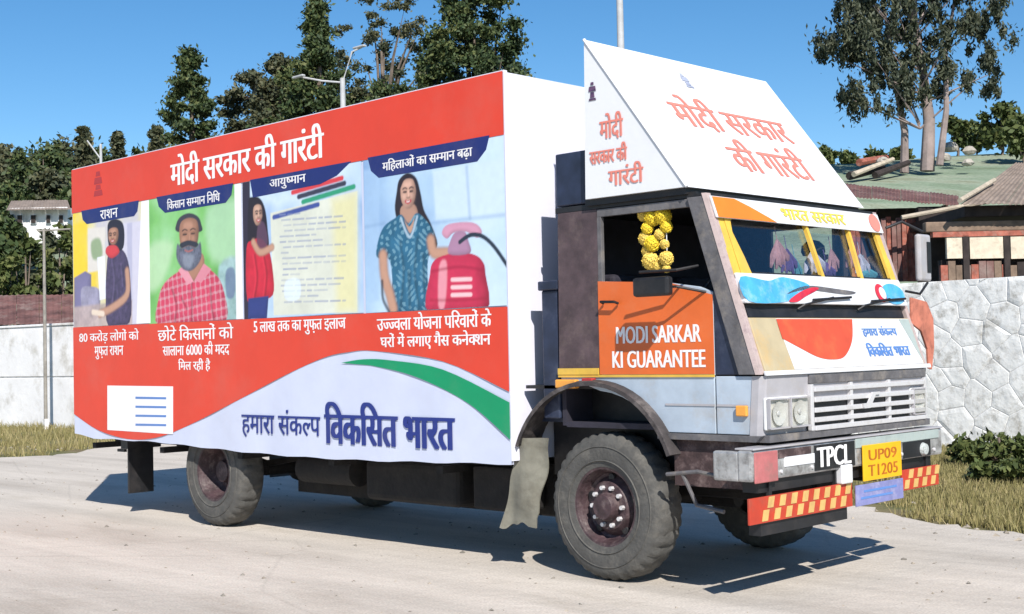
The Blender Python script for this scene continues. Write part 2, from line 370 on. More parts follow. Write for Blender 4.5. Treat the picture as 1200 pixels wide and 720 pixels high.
class Picture:
    def __init__(p, x0, x1, z0, z1, res=.0085, seed=1):
        p.nx = int((x1-x0)/res)+1; p.nz = int((z1-z0)/res)+1; p.seed = seed
        p.X, p.Z = np.meshgrid(np.linspace(x0, x1, p.nx), np.linspace(z0, z1, p.nz), indexing='ij'); p.c = np.zeros((p.nx, p.nz, 3)); p.res = res
    def sd(p, pts):
        "signed distance to a closed outline, positive inside"
        d = np.full(p.X.shape, 1e9); ins = np.zeros(p.X.shape, bool); n = len(pts)
        for i in range(n):
            ax, az = pts[i]; bx, bz = pts[(i+1) % n]; ex, ez = bx-ax, bz-az; L2 = ex*ex+ez*ez+1e-12
            t = np.clip(((p.X-ax)*ex+(p.Z-az)*ez)/L2, 0, 1); d = np.minimum(d, np.hypot(p.X-ax-t*ex, p.Z-az-t*ez))
            cr = (az > p.Z) != (bz > p.Z); xx = ax+(p.Z-az)*ex/(ez if abs(ez) > 1e-12 else 1e-12); ins ^= cr & (p.X < xx)
        return np.where(ins, d, -d)
    def fill(p, stops, s=1.5):
        f_ = np.clip((fbm(p.X, p.Z, s, p.seed)-.25)/.5, 0, 1)*(len(stops)-1)
        for ch in range(3): p.c[..., ch] = np.interp(f_, range(len(stops)), [q[ch] for q in stops])
    def shape(p, pts, col_, soft=.012, form=0.0, tex=0.0, ts=14, sm=4, dark=.45, lx=.5, lz=.5, alpha=1.0, fn=None):
        "soft-edged printed shape; form = width over which the photographed body rounds away"
        q = [onY(*t) for t in pts]
        if sm: q = [tuple(t) for t in spline(q, sm)]
        sd = p.sd(q); a = np.clip(sd/soft+.5, 0, 1); a = (a*a*(3-2*a)*alpha)[..., None]
        col3 = np.ones(p.X.shape+(3,))*np.array(col_)
        if form:
            gx, gz = np.gradient(sd, p.res); h = np.clip(1-sd/form, 0, 1)**1.5; sh = 1-h*dark*(.5+.5*np.clip(-gx*lx+gz*lz, -1, 1)); col3 = col3*np.clip(sh, .1, 1.3)[..., None]
        if tex: col3 = col3*(1+tex*(fbm(p.X, p.Z, ts, p.seed+7)-.5)*2)[..., None]
        if fn: col3 = fn(col3)
        p.c = p.c*(1-a)+np.clip(col3, 0, 1)*a
    def line(p, pts, w_, col_, soft=.008, alpha=1.0):
        q = [onY(*t) for t in pts]; q = [tuple(t) for t in spline(q, 5, False)] if len(q) > 2 else q; d = np.full(p.X.shape, 1e9)
        for (ax, az), (bx, bz) in zip(q[:-1], q[1:]):
            ex, ez = bx-ax, bz-az; t = np.clip(((p.X-ax)*ex+(p.Z-az)*ez)/(ex*ex+ez*ez+1e-12), 0, 1); d = np.minimum(d, np.hypot(p.X-ax-t*ex, p.Z-az-t*ez))
        a = (np.clip((w_-d)/soft+.5, 0, 1)*alpha)[..., None]; p.c = p.c*(1-a)+np.array(col_)*a
    def build(p):
        p.c *= (1+.10*(fbm(p.X, p.Z, 22, p.seed+3)-.5))[..., None]
        nx, nz = p.nx, p.nz; V = np.stack([p.X, np.full(p.X.shape, -.01125), p.Z], -1).reshape(-1, 3)
        i, j = np.meshgrid(np.arange(nx-1), np.arange(nz-1), indexing='ij'); k = i*nz+j; Fq = np.stack([k, k+nz, k+nz+1, k+1], -1).reshape(-1, 4).astype(np.int32)
        me = bpy.data.meshes.new('printed_picture'); me.vertices.add(len(V)); me.vertices.foreach_set('co', V.astype(np.float32).ravel()); me.loops.add(Fq.size); me.loops.foreach_set('vertex_index', Fq.ravel())
        me.polygons.add(len(Fq)); me.polygons.foreach_set('loop_start', np.arange(0, Fq.size, 4, dtype=np.int32)); me.polygons.foreach_set('loop_total', np.full(len(Fq), 4, np.int32))
        me.materials.append(m_ink); me.update(calc_edges=True); at_ = me.color_attributes.new('ink', 'FLOAT_COLOR', 'POINT')
        at_.data.foreach_set('color', np.concatenate([np.clip(p.c, 0, 1).reshape(-1, 3), np.ones((nx*nz, 1))], 1).astype(np.float32).ravel()); return link('printed_picture', me, ban)
def face(p, cx, cy, w_, h_, tone, beard=None, female=False, turn=0.0):
    "a portrait head: cx,cy centre, w_,h_ half sizes on the survey grid"
    P = lambda u, v: (cx+u*w_, cy+v*h_-u*w_*.12)
    dk = tuple(t*.45 for t in tone); lt = tuple(min(1, t*1.35+.03) for t in tone)
    p.shape([P(-.9, -.35), P(-.7, -.85), P(0, -1.02), P(.7, -.85), P(.92, -.3), P(.8, .4), P(.42, .9), P(0, 1.04), P(-.42, .9), P(-.8, .4)], tone, form=.09, dark=.6, tex=.08)
    p.shape([P(-.45, -.75), P(.25, -.78), P(.3, -.45), P(-.4, -.42)], lt, soft=.05, alpha=.7)            # forehead
    for s in (-1, 1):
        e = s*.38+turn
        p.shape([P(e-.22, -.16), P(e, -.24), P(e+.22, -.15), P(e, -.04)], dk, soft=.02, alpha=.7)             # socket
        p.line([P(e-.17, -.11), P(e+.16, -.11)], .006, (.02, .015, .015), .006)
        p.line([P(e-.24, -.33), P(e, -.40), P(e+.22, -.33)], .007, (.03, .02, .02), .008, .85)               # brow
        p.shape([P(s*.50+turn-.2, .12), P(s*.5+turn, .02), P(s*.5+turn+.2, .14), P(s*.5+turn, .36)], lt, soft=.04, alpha=.6)
    p.line([P(turn+.02, -.15), P(turn+.06, .18)], .008, lt, .015, .8); p.line([P(turn-.14, .27), P(turn+.02, .31), P(turn+.16, .26)], .007, dk, .012, .8)
    if female or not beard:
        p.line([P(turn-.26, .52), P(turn, .60), P(turn+.26, .51)], .013, (.45, .06, .07), .010); p.line([P(turn-.16, .53), P(turn, .57), P(turn+.16, .52)], .005, (.75, .68, .65), .006, .9 if female else .3)
    p.shape([P(.55, -.3), P(.92, -.3), P(.8, .5), P(.4, .95), P(.45, .4)], dk, soft=.05, alpha=.45)
def arm(p, pts, w_, tone):
    for k, (q, a_) in enumerate(((1.0, 1), (.55, .5))):
        p.line(pts, w_*q, tuple(t*(.62 if k == 0 else 1.25) for t in tone), w_*.7, a_)
    p.line(pts, w_*.75, tone, w_*.6, .8)
def folds(p, lst, tone, w_=.014, a_=.55):
    for pts in lst: p.line(pts, w_, tuple(t*.35 for t in tone), w_*1.6, a_); p.line([(x-2.2, y) for x, y in pts], w_*.6, tuple(min(1, t*1.7+.02) for t in tone), w_*1.6, a_*.6)
BR = (.40, .20, .13); BRL = (.52, .29, .20)
# 1: someone in dark clothes busy at a kitchen counter
p1 = Picture(XB+.02, -6.03, 2.02, 3.285, seed=11); p1.fill([(.78, .58, .05), (.72, .66, .34), (.56, .54, .58), (.66, .60, .40)], 1.6)
p1.shape([(86, 262), (104, 258), (101, 330), (86, 340)], (.82, .60, .03), .08, sm=0, alpha=.9)
p1.shape([(144, 262), (170, 258), (170, 385), (146, 385)], (.60, .58, .68), .03, sm=0); p1.shape([(150, 262), (156, 261), (156, 385), (151, 385)], (.40, .40, .55), .03, sm=0, alpha=.7)
p1.shape([(104, 268), (124, 266), (124, 316), (104, 320)], (.70, .66, .60), .03, sm=0); p1.shape([(108, 284), (118, 280), (121, 300), (110, 304)], (.18, .30, .12), .05, alpha=.8)
p1.shape([(88, 326), (101, 318), (108, 322), (108, 380), (88, 384)], (.20, .18, .32), .02, form=.12, sm=0); p1.shape([(96, 340), (108, 336), (118, 342), (116, 372), (100, 374)], (.34, .32, .44), .02, form=.1, tex=.3)
p1.shape([(115, 302), (124, 300), (126, 350), (118, 352)], (.78, .80, .84), .015, sm=0); p1.shape([(88, 360), (156, 352), (156, 384), (88, 386)], (.46, .36, .34), .04, sm=0, alpha=.85, tex=.3)
p1.shape([(129, 296), (141, 291), (150, 302), (154, 330), (153, 378), (128, 382), (125, 345), (126, 315)], (.075, .055, .12), .012, form=.12, tex=.5, ts=30)
folds(p1, [[(134, 305), (137, 330), (134, 360)], [(145, 310), (147, 335)]], (.12, .09, .18))
p1.shape([(127, 270), (129, 260), (137, 257), (145, 262), (147, 278), (144, 293), (130, 292)], (.02, .015, .03), .012, form=.05)
face(p1, 134, 277, 6.5, 10, BR, female=True, turn=-.15)
p1.shape([(127, 289), (137, 288), (141, 296), (132, 303), (125, 297)], (.62, .05, .06), .012, form=.05)
arm(p1, [(150, 318), (150, 345), (134, 360), (118, 368)], .045, BRL); p1.line([(110, 366), (122, 368)], .03, (.75, .62, .5), .02)
p1.build()
# 2: bearded man, pink checked shirt, green field
p2_ = Picture(-6.00, -4.33, 2.012, 3.285, seed=5); p2_.fill([(.10, .34, .07), (.20, .50, .14), (.32, .62, .30), (.24, .55, .20)], 1.3)
p2_.shape([(244, 245), (290, 235), (290, 300), (250, 306)], (.46, .68, .46), .15, alpha=.7); p2_.shape([(176, 290), (204, 286), (192, 330), (176, 340)], (.48, .68, .42), .12, alpha=.8)
p2_.shape([(258, 312), (286, 306), (286, 376), (262, 376)], (.36, .50, .56), .06, alpha=.8, tex=.4); p2_.shape([(266, 318), (276, 316), (276, 346), (267, 348)], (.12, .16, .28), .03, alpha=.8)
def chk(c3):
    X, Zz = p2_.X, p2_.Z; q = ((np.sin(X*75+Zz*6) > .55)*.38+(np.sin(Zz*75-X*8) > .55)*.38)[..., None]; return c3*(1-q)+np.array((.78, .50, .55))*q*.8
p2_.shape([(187, 350), (194, 332), (208, 320), (222, 313), (236, 313), (251, 319), (262, 336), (267, 374), (240, 380), (187, 382)], (.60, .05, .11), .014, form=.16, tex=.2, fn=chk)
folds(p2_, [[(203, 340), (208, 358), (206, 378)], [(248, 338), (249, 358), (252, 376)], [(226, 330), (226, 376)], [(214, 350), (220, 362)]], (.50, .05, .10), .016)
p2_.shape([(215, 298), (237, 296), (240, 314), (228, 330), (215, 315)], BR, .014, form=.06)
p2_.shape([(210, 317), (217, 310), (228, 330), (221, 334)], (.72, .30, .36), .01, sm=0); p2_.shape([(240, 309), (249, 316), (237, 332), (229, 329)], (.66, .24, .30), .01, sm=0)
p2_.shape([(209, 272), (208, 262), (213, 254), (223, 250), (233, 254), (237, 263), (236, 272)], (.05, .045, .06), .014, form=.05)
face(p2_, 222.5, 277, 12.5, 21, (.36, .18, .115), beard=True)
p2_.shape([(209, 286), (214, 291), (222, 288), (231, 290), (236, 284), (237, 302), (230, 314), (222, 318), (214, 314), (208, 302)], (.13, .14, .19), .022, form=.07, tex=.5, ts=40)
p2_.shape([(212, 286), (222, 282), (233, 285), (231, 290), (222, 288), (214, 291)], (.03, .03, .045), .014); p2_.line([(218, 293.5), (222, 295), (227, 293)], .008, (.40, .13, .12), .01)
p2_.shape([(216, 300), (223, 298), (229, 301), (224, 314), (217, 311)], (.30, .33, .40), .05, alpha=.6)
p2_.build()
# 3: woman in red beside a large sheet of paper
p3_ = Picture(-4.29, -2.53, 2.005, 3.285, seed=23); p3_.fill([(.26, .42, .68), (.44, .58, .76), (.58, .70, .82), (.36, .50, .72)], 1.4)
p3_.shape([(285, 200), (294, 200), (295, 380), (285, 380)], (.03, .02, .04), .02, sm=0); p3_.shape([(318, 250), (420, 224), (420, 366), (322, 370)], (.66, .68, .58), .012, sm=0, tex=.12, ts=3)
p3_.shape([(390, 234), (420, 226), (420, 366), (396, 367)], (.70, .66, .34), .15, sm=0, alpha=.8)
for (q, c_) in (([(344, 226), (402, 209)], (.62, .05, .06)), ([(351, 231), (405, 215)], (.04, .04, .07)), ([(356, 237), (416, 219)], (.03, .30, .16)), ([(322, 255), (374, 240)], (.05, .08, .30))): p3_.line(q, .022, c_, .012)
rg = np.random.default_rng(3)
for k in range(17):
    y = 252+k*6.4; x = 328+rg.random()*8
    while x < 404:
        w_ = 4+rg.random()*12; x2 = min(x+w_, 406); p3_.line([(x, y-(x-330)*.07*(1-k*.04)), (x2, y-(x2-330)*.07*(1-k*.04))], .0075, (.22, .26, .42), .008, .35+.4*rg.random()); x = x2+3
        if rg.random() < .12: break
p3_.shape([(336, 330), (352, 328), (352, 350), (336, 351)], (.70, .80, .88), .03, alpha=.7)
p3_.shape([(292, 240), (297, 231), (306, 233), (312, 246), (315, 270), (316, 290), (308, 303), (293, 300)], (.02, .012, .02), .014, form=.05)
p3_.shape([(290, 292), (297, 282), (307, 280), (316, 292), (321, 318), (321, 346), (304, 352), (291, 352)], (.58, .02, .045), .012, form=.12, tex=.2)
folds(p3_, [[(300, 300), (303, 325), (300, 348)], [(311, 302), (314, 322), (312, 346)]], (.5, .02, .04)); p3_.shape([(304, 262), (311, 262), (315, 284), (307, 298), (302, 284)], (.10, .05, .09), .02, alpha=.9)
face(p3_, 303, 252, 5.8, 12, (.50, .30, .22), female=True, turn=.2)
arm(p3_, [(298, 284), (306, 296), (320, 290)], .035, BRL); p3_.shape([(292, 350), (316, 347), (314, 374), (292, 374)], (.03, .045, .20), .014, form=.06, sm=0)
p3_.build()
# 4: smiling woman in teal with her hand on a red gas cylinder
p4_ = Picture(-2.50, XF-.001, 2.0, 3.285, seed=31); p4_.fill([(.22, .36, .60), (.34, .50, .70), (.46, .62, .78), (.56, .70, .82)], 1.0)
p4_.shape([(508, 200), (590, 186), (592, 250), (512, 258)], (.58, .70, .82), .05, sm=0, alpha=.8); p4_.shape([(427, 200), (446, 197), (446, 352), (427, 356)], (.36, .52, .72), .05, sm=0, alpha=.7)
for q in ([(420, 268), (452, 262)], [(505, 262), (592, 252)], [(548, 196), (552, 256)]): p4_.line(q, .012, (.20, .32, .52), .03, .5)
p4_.shape([(466, 226), (469, 211), (479, 203), (489, 209), (494, 226), (498, 246), (506, 262), (514, 286), (506, 294), (494, 268), (470, 262), (464, 246)], (.025, .015, .02), .014, form=.06)
p4_.shape([(472, 242), (487, 240), (491, 256), (481, 264), (471, 256)], (.44, .25, .18), .014, form=.04)
def dots(c3):
    q = (np.sin(p4_.X*60+3*np.sin(p4_.Z*22))*np.sin(p4_.Z*64+2*np.sin(p4_.X*18)) > .35)[..., None]*.55; return c3*(1-q)+np.array((.22, .42, .52))*q
p4_.shape([(444, 284), (451, 266), (464, 256), (472, 252), (480, 262), (489, 250), (500, 258), (509, 272), (510, 292), (503, 304), (503, 335), (507, 364), (461, 366), (461, 330), (457, 304), (443, 302)], (.025, .13, .23), .012, form=.15, tex=.3, fn=dots)
folds(p4_, [[(470, 285), (474, 320), (470, 362)], [(490, 280), (487, 320), (492, 360)], [(480, 320), (481, 360)], [(497, 300), (498, 340)]], (.04, .16, .26), .018)
p4_.line([(471, 256), (477, 272), (482, 278), (487, 266), (490, 254)], .012, (.36, .48, .58), .012); p4_.shape([(475, 258), (481, 266), (487, 256), (482, 274)], (.48, .28, .2), .012)
face(p4_, 479.5, 227, 10, 17.5, (.54, .32, .24), female=True)
p4_.line([(470, 220), (474, 211), (480, 208), (486, 210), (490, 222)], .010, (.02, .012, .02), .012)
arm(p4_, [(450, 300), (452, 325), (458, 345), (462, 362)], .055, BRL); arm(p4_, [(506, 282), (510, 296), (524, 297), (531, 298)], .05, BRL)
p4_.line([(449, 330), (450, 350), (457, 365)], .016, (.02, .02, .03), .02, .8)
p4_.shape([(505, 322), (509, 307), (520, 300), (540, 296), (558, 299), (567, 307), (570, 320), (570, 366), (504, 368)], (.58, .03, .085), .010, form=.16, tex=.12, dark=.75)
p4_.shape([(516, 312), (524, 306), (525, 330), (522, 360), (515, 358)], (.80, .38, .44), .03, alpha=.75); p4_.line([(508, 318), (540, 313), (568, 317)], .012, (.30, .01, .04), .02, .6); p4_.line([(506, 352), (540, 352), (570, 350)], .012, (.28, .01, .03), .02, .5)
for y in (328, 337, 346): p4_.line([(531, y), (553, y-.6)], .016, (.86, .62, .64), .012, .85)
p4_.shape([(519, 273), (527, 263), (555, 261), (566, 271), (560, 279), (548, 272), (533, 273), (525, 280)], (.62, .30, .42), .012, form=.04); p4_.shape([(530, 280), (536, 272), (546, 272), (550, 282), (552, 297), (527, 298)], (.40, .22, .34), .012, form=.05)
p4_.line([(540, 284), (552, 276), (566, 277), (580, 289), (596, 312)], .017, (.02, .03, .05), .010)
p4_.build()
flat('white_strip', [(-6.25, 2.02), (-5.97, 2.02), (-5.97, 3.285), (-6.12, 3.285)], m_ltprint, 2, px=False)
flat('white_strip', [(-4.42, 2.01), (-4.31, 2.01), (-4.31, 3.285), (-4.42, 3.285)], m_ltprint, 2, px=False)
def tab(pts, s, bx, m=m_navy):
    flat('header_tab', pts, m, 3, px=False)
    btext(s, *bx, m_ltprint, layer=4, bold=.004)
tab([(-7.40, 3.30), (-6.17, 3.30), (-6.20, 3.19), (-6.27, 3.145), (-7.28, 3.145), (-7.37, 3.20)], 'राशन', (-6.98, -6.60, 3.165, 3.265))
tab([(-5.82, 3.30), (-4.44, 3.30), (-4.47, 3.19), (-4.57, 3.125), (-5.66, 3.125), (-5.78, 3.20)], 'किसान सम~मान निधि'.replace('कि', 'िक').replace('नि', 'िन').replace('धि', 'िध'), (-5.62, -4.66, 3.15, 3.26))
tab([(-4.16, 3.30), (-2.66, 3.30), (-2.86, 3.20), (-3.1, 3.15), (-4.12, 3.13)], 'आयुष~मान', (-3.85, -3.30, 3.165, 3.265))
tab([(-2.44, 3.305), (-.98, 3.305), (-1.02, 3.20), (-1.12, 3.12), (-2.30, 3.12), (-2.40, 3.19)], 'महिलाओं का सम~मान बढ़ा'.replace('हि', 'िह'), (-2.25, -1.17, 3.15, 3.265))
f = lambda n, p, m, l=3, s=0: flat(n, p, m, l, sm=s)
# captions
cap = lambda s, a, b, c, d: btext(s, a, b, c, d, m_ltprint, 2, .005)
cap('80 करोड़ लोगों को', -7.48, -6.20, 1.83, 1.975); cap('मुफ़त राशन', -7.14, -6.52, 1.66, 1.80)
cap('छोटे िकसानों को', -5.83, -4.47, 1.83, 1.985); cap('सालाना 6000 की मदद', -5.74, -4.54, 1.675, 1.815); cap('िमल रही है', -5.45, -4.87, 1.52, 1.65)
cap('5 लाख तक का मुफ़त इलाज', -4.14, -2.77, 1.84, 1.98)
cap('उज~ज~वला योजना पिरवारों के', -2.36, -1.0, 1.845, 1.985); cap('घरों में लगाए गैस कनेक~शन', -2.32, -1.01, 1.685, 1.825)
# information card (its square code is left out)
flat('information_card', [(127, 452), (204, 453), (204, 509), (127, 504)], m_ltprint, 2)
for k in range(4):
    y = 465+k*10.5
    f('printed_line', [(160, y), (196, y+.6), (196, y+3.2), (160, y+2.6)], m_blueprint, 3, 0)
# red emblem at the rear end of the band
for dz, ww, hh in ((0, .10, .06), (.07, .06, .05), (.13, .09, .07), (.215, .05, .05)):
    flat('emblem', [(-7.02-ww, 3.43+dz), (-7.02+ww, 3.43+dz), (-7.02+ww*.8, 3.43+dz+hh), (-7.02-ww*.8, 3.43+dz+hh)], m_darkred, 2, px=False)

# ---- slanted board above the cab: a closed wedge
A = Vector((-.05, .04, 3.88)); B = Vector((.83, .04, 2.73)); Cc = Vector((-.07, .04, 2.73)); FW = 2.36-.04
brd = part('slanted_board', MB().prism([A, B, Cc], (0, FW, 0)), m_boardwhite)
part('lower_edge_beam', MB().box(-.1, .80, .07, 2.33, 2.685, 2.728), m_black, brd)
part('edge_trim', MB().tube([A+Vector((0, 0, 0)), B], .012, 6), m_boardwhite, brd)
sl = (A-B).normalized(); nn = Vector((0, 1, 0)).cross(sl).normalized()
L_ = (A-B).length
def ontop(u_, v_, h=.004): return B+Vector((0, 1, 0))*u_+sl*v_+nn*h
lettering('मोदी सरकार', ontop(.50, .64), (0, 1, 0), sl, 1.50, .36, m_pinkprint, brd, .008, nn)
lettering('की गारंटी', ontop(.86, .24), (0, 1, 0), sl, 1.02, .35, m_pinkprint, brd, .008, nn)
mbE = MB()
for v0, ww, hh in ((1.13, .05, .02), (1.155, .03, .04), (1.20, .045, .05), (1.255, .02, .03)):
    mbE.prism([ontop(1.0-ww, v0), ontop(1.0+ww, v0), ontop(1.0+ww*.8, v0+hh), ontop(1.0-ww*.8, v0+hh)], nn*.002)
part('emblem', mbE, m_grey, brd)
def side(x0, z0, x1, z1, s): return lettering(s, (x0, .035, z0), U, Z, x1-x0, z1-z0, m_pinkprint, brd, .005, NO)
side(.08, 3.13, .30, 3.32, 'मोदी'); side(-.02, 2.97, .33, 3.10, 'सरकार की'); side(.15, 2.80, .47, 2.95, 'गारंटी')
mbE = MB()
for z0, ww, hh in ((3.43, .035, .015), (3.45, .02, .04), (3.495, .035, .035), (3.54, .015, .02)):
    mbE.prism([(.02-ww, .035, z0), (.02+ww, .035, z0), (.02+ww*.8, .035, z0+hh), (.02-ww*.8, .035, z0+hh)], (0, .002, 0))
part('emblem', mbE, m_darkcl, brd)

# ---- cab shell
Y0, Y1 = .10, 2.30
def F(z): return 1.36-.345*(z-1.47) if z > 1.47 else 1.33+.03*(z-1.06)/.41
for (ya, yb, nm) in ((Y0, Y0+.03, 'near'), (Y1-.03, Y1, 'far')):
    d = (0, yb-ya, 0)
    # lower side with the wheel arch cut out
    arch = [(-.08+.74*math.cos(t), .62+.74*math.sin(t)) for t in [R(a) for a in range(150, 36, -8)]]
    lower = [(-.40, 1.46), (-.40, 1.40), (-.16, 1.40)]+[p for p in arch if p[0] > -.12 and p[1] < 1.46]+[(.55, 1.08), (.97, 1.08), (.97, 1.46)]
    part('lower_side_panel', MB().prism([(x, ya, z) for x, z in lower], d), m_cabgrey, bevel=.004)
    part('corner_panel', MB().prism([(.982, ya, 1.08), (1.24, ya, 1.08), (1.27, ya, 1.46), (.982, ya, 1.46)], d), m_cabgrey, bevel=.004)
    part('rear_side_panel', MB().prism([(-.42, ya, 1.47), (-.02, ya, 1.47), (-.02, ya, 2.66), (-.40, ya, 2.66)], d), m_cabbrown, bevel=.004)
    pw = part('door', MB().prism([(-.01, ya, 1.465), (.975, ya, 1.465), (.975, ya, 2.02), (.86, ya, 2.06), (.60, ya, 2.10), (-.01, ya, 2.14)], d), m_cabgrey, bevel=.004)
    if ya < 1:
        part('door_banner', MB().prism([(-.02, ya-.006, 1.475), (.975, ya-.006, 1.475), (.975, ya-.006, 2.00), (.62, ya-.006, 2.10), (-.02, ya-.006, 2.14)], (0, .004, 0)), m_orange, pw)
        lettering('MODI SARKAR', (.14, ya-.008, 1.69), U, Z, .74, .12, m_ltprint, pw, .005, NO)
        lettering('KI GUARANTEE', (.10, ya-.008, 1.52), U, Z, .81, .12, m_ltprint, pw, .005, NO)
        part('handle', MB().tube([(.04, ya-.02, 1.98), (.045, ya-.055, 1.99), (.17, ya-.055, 1.985), (.175, ya-.02, 1.975)], .010, 8), m_black, pw, smooth=True)
    part('window_frame', MB().box(-.015, .84, ya-.004, yb, 2.60, 2.655).box(-.018, .02, ya-.003, yb, 2.13, 2.60), m_pillar, pw, bevel=.003)
    part('quarter_panel', MB().prism([(.982, ya, 1.47), (1.235, ya, 1.47), (.86, ya, 2.64), (.80, ya, 2.64), (.982, ya, 2.06)], d), m_cabdark, bevel=.003)
    part('roof_side', MB().box(-.42, .86, ya-.001, yb, 2.661, 2.70), m_black)
    s = -1 if ya < 1 else 1; ye = ya if s < 0 else yb
    # screen pillar: dark flange plus pale trim on its front edge
    part('screen_pillar', MB().hexa([(1.18, ye+s*.0, 1.47), (1.31, ye+s*.0, 1.47), (.935, ye, 2.66), (.80, ye, 2.66)],
                                    [(1.18, ye+s*.025, 1.47), (1.31, ye+s*.025, 1.47), (.935, ye+s*.025, 2.66), (.80, ye+s*.025, 2.66)]), m_pillar, bevel=.004)
    tr = part('pillar_trim', MB().hexa([(1.312, ye+s*.03, 1.47), (1.345, ye+s*.02, 1.47), (.955, ye+s*.02, 2.68), (.925, ye+s*.03, 2.68)],
                                       [(1.312, ye-s*.03, 1.47), (1.345, ye-s*.03, 1.47), (.955, ye-s*.03, 2.68), (.925, ye-s*.03, 2.68)]), m_trim)
part('yellow_strip', MB().box(-.42, .975, Y0-.010, Y0-.001, 1.455, 1.472).box(-.42, -.03, Y0-.014, Y0-.001, 1.474, 1.52), m_yellow)
part('cab_roof', MB().box(-.42, .90, Y0+.03, Y1-.03, 2.65, 2.683), m_black)
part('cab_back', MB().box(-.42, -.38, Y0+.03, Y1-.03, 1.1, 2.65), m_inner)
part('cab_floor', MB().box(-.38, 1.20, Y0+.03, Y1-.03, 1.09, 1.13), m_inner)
part('roof_locker', MB().box(-.42, -.085, Y0+.01, Y1-.01, 2.71, 3.10), m_cabdark, bevel=.01)
part('air_intake', MB().box(-.60, -.44, .12, .30, 1.15, 2.10).box(-.62, -.42, .10, .32, 2.10, 2.17), m_cabdark, bevel=.01)
# interior
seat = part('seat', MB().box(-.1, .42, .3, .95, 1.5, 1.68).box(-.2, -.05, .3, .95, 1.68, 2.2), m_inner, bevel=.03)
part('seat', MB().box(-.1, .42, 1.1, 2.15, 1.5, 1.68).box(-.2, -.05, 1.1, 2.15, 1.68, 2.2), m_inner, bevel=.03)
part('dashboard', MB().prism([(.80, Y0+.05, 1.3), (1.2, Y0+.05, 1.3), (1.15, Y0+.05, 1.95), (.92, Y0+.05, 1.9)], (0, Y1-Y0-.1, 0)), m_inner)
sw = [(.66+.10*math.sin(t), .62+.23*math.cos(t), 2.0+.20*math.sin(t)) for t in [2*math.pi*i/24 for i in range(25)]]
stw = part('steering_wheel', MB().tube(sw, .014, 8, False), m_black, smooth=True)
part('spoke', MB().tube([sw[3], (.66, .62, 2.0), sw[15]], .011, 6).tube([sw[9], (.66, .62, 2.0), sw[21]], .011, 6), m_black, stw)
part('steering_column', MB().tube([(.66, .62, 2.0), (.98, .62, 1.55)], .025, 8), m_black)

# ---- cab front
ya, yb = Y0-.005, Y1+.005
def fr(y, z, o=0.0): return (F(z)+o, y, z)
def fquad(y0, y1, z0, z1, o0, o1, y0t=None, y1t=None):
    y0t = y0 if y0t is None else y0t; y1t = y1 if y1t is None else y1t
    return MB().hexa([fr(y0, z0, o0), fr(y1, z0, o0), fr(y1t, z1, o0), fr(y0t, z1, o0)], [fr(y0, z0, o1), fr(y1, z0, o1), fr(y1t, z1, o1), fr(y0t, z1, o1)])
fas = part('front_fascia', fquad(.13, 2.27, 1.06, 1.462, -.05, 0), m_greyfas, bevel=.006)
for s, yc in ((-1, .13), (1, 2.27)):                                   # rounded corners
    pts = [(1.24, yc+s*.035), (1.29, yc+s*.030), (1.325, yc+s*.012), (1.33, yc), (1.26, yc)]
    part('fascia_corner', MB().hexa([(x, y, 1.07) for x, y in pts[:4]], [(x+.03, y, 1.46) for x, y in pts[:4]]), m_greyfas)
frontp = part('front_panel', fquad(.13, 2.27, 1.47, 1.84, -.04, 0), m_cream, bevel=.006)
part('panel_lip', fquad(.10, 2.32, 1.462, 1.492, .002, .022), m_whitep, frontp, bevel=.004)
def fpoly(name, pts, m, o, parent):
    "pts (y,z) on the raked front"
    return MB().add([fr(y, z, o) for y, z in pts]+[fr(y, z, o+.002) for y, z in pts],
        [tuple(range(len(pts))), tuple(range(len(pts), 2*len(pts)))]+[(i, (i+1) % len(pts), len(pts)+(i+1) % len(pts), len(pts)+i) for i in range(len(pts))]).build(name, m, parent)
fpoly('white_print', [(.47, 1.495), (2.25, 1.495), (2.25, 1.835), (.44, 1.835)], m_whitep, .001, frontp)
sc = spline([(.44, 1.70), (.60, 1.64), (.80, 1.57), (.98, 1.55), (1.15, 1.57), (1.32, 1.68), (1.42, 1.832)], 5, False)
fpoly('saffron_print', [(.44, 1.832)]+[tuple(p) for p in sc], m_orange2 if 0 else m_redfront, .004, frontp)
fpoly('green_print', [(2.10, 1.832), (2.25, 1.832), (2.25, 1.52), (2.2, 1.62)], m_mint, .004, frontp)
frn = Vector((1, 0, .345)).normalized(); fu = Vector((0, 1, 0)); fv = Vector((-.345, 0, 1)).normalized()
lettering('हमारा संकल~प', fr(1.50, 1.70, .006), fu, fv, .50, .085, m_blueprint, frontp, .004, frn)
lettering('िवकिसत भारत', fr(1.48, 1.56, .006), fu, fv, .62, .105, m_blueprint, frontp, .006, frn)
# painted cowl shelf under the screen, wipers in the black recess
part('wiper_recess', fquad(.16, 2.24, 1.845, 1.934, -.06, -.02), m_black)
cowl = part('painted_cowl', fquad(.12, 2.28, 1.935, 2.138, -.05, .03), m_whitep, bevel=.012)
fpoly('blue_print', [tuple(p) for p in spline([(.14, 1.95), (.55, 1.945), (.74, 1.99), (.95, 2.07), (.65, 2.12), (.45, 2.09), (.14, 2.11)], 4)], m_sky, .0315, cowl)
fpoly('grey_print', [tuple(p) for p in spline([(.62, 2.0), (.9, 2.035), (1.4, 2.01), (1.55, 2.03), (1.3, 2.05), (.9, 2.065)], 4)], m_pillar, .0315, cowl)
fpoly('red_print', [tuple(p) for p in spline([(.62, 1.955), (.80, 2.02), (.98, 2.055), (1.05, 2.045), (.85, 1.99), (.72, 1.95)], 3)], m_redp, .0345, cowl)
fpoly('rosette', ell(2.10, 2.025, .17, .08), m_sky, .033, cowl)
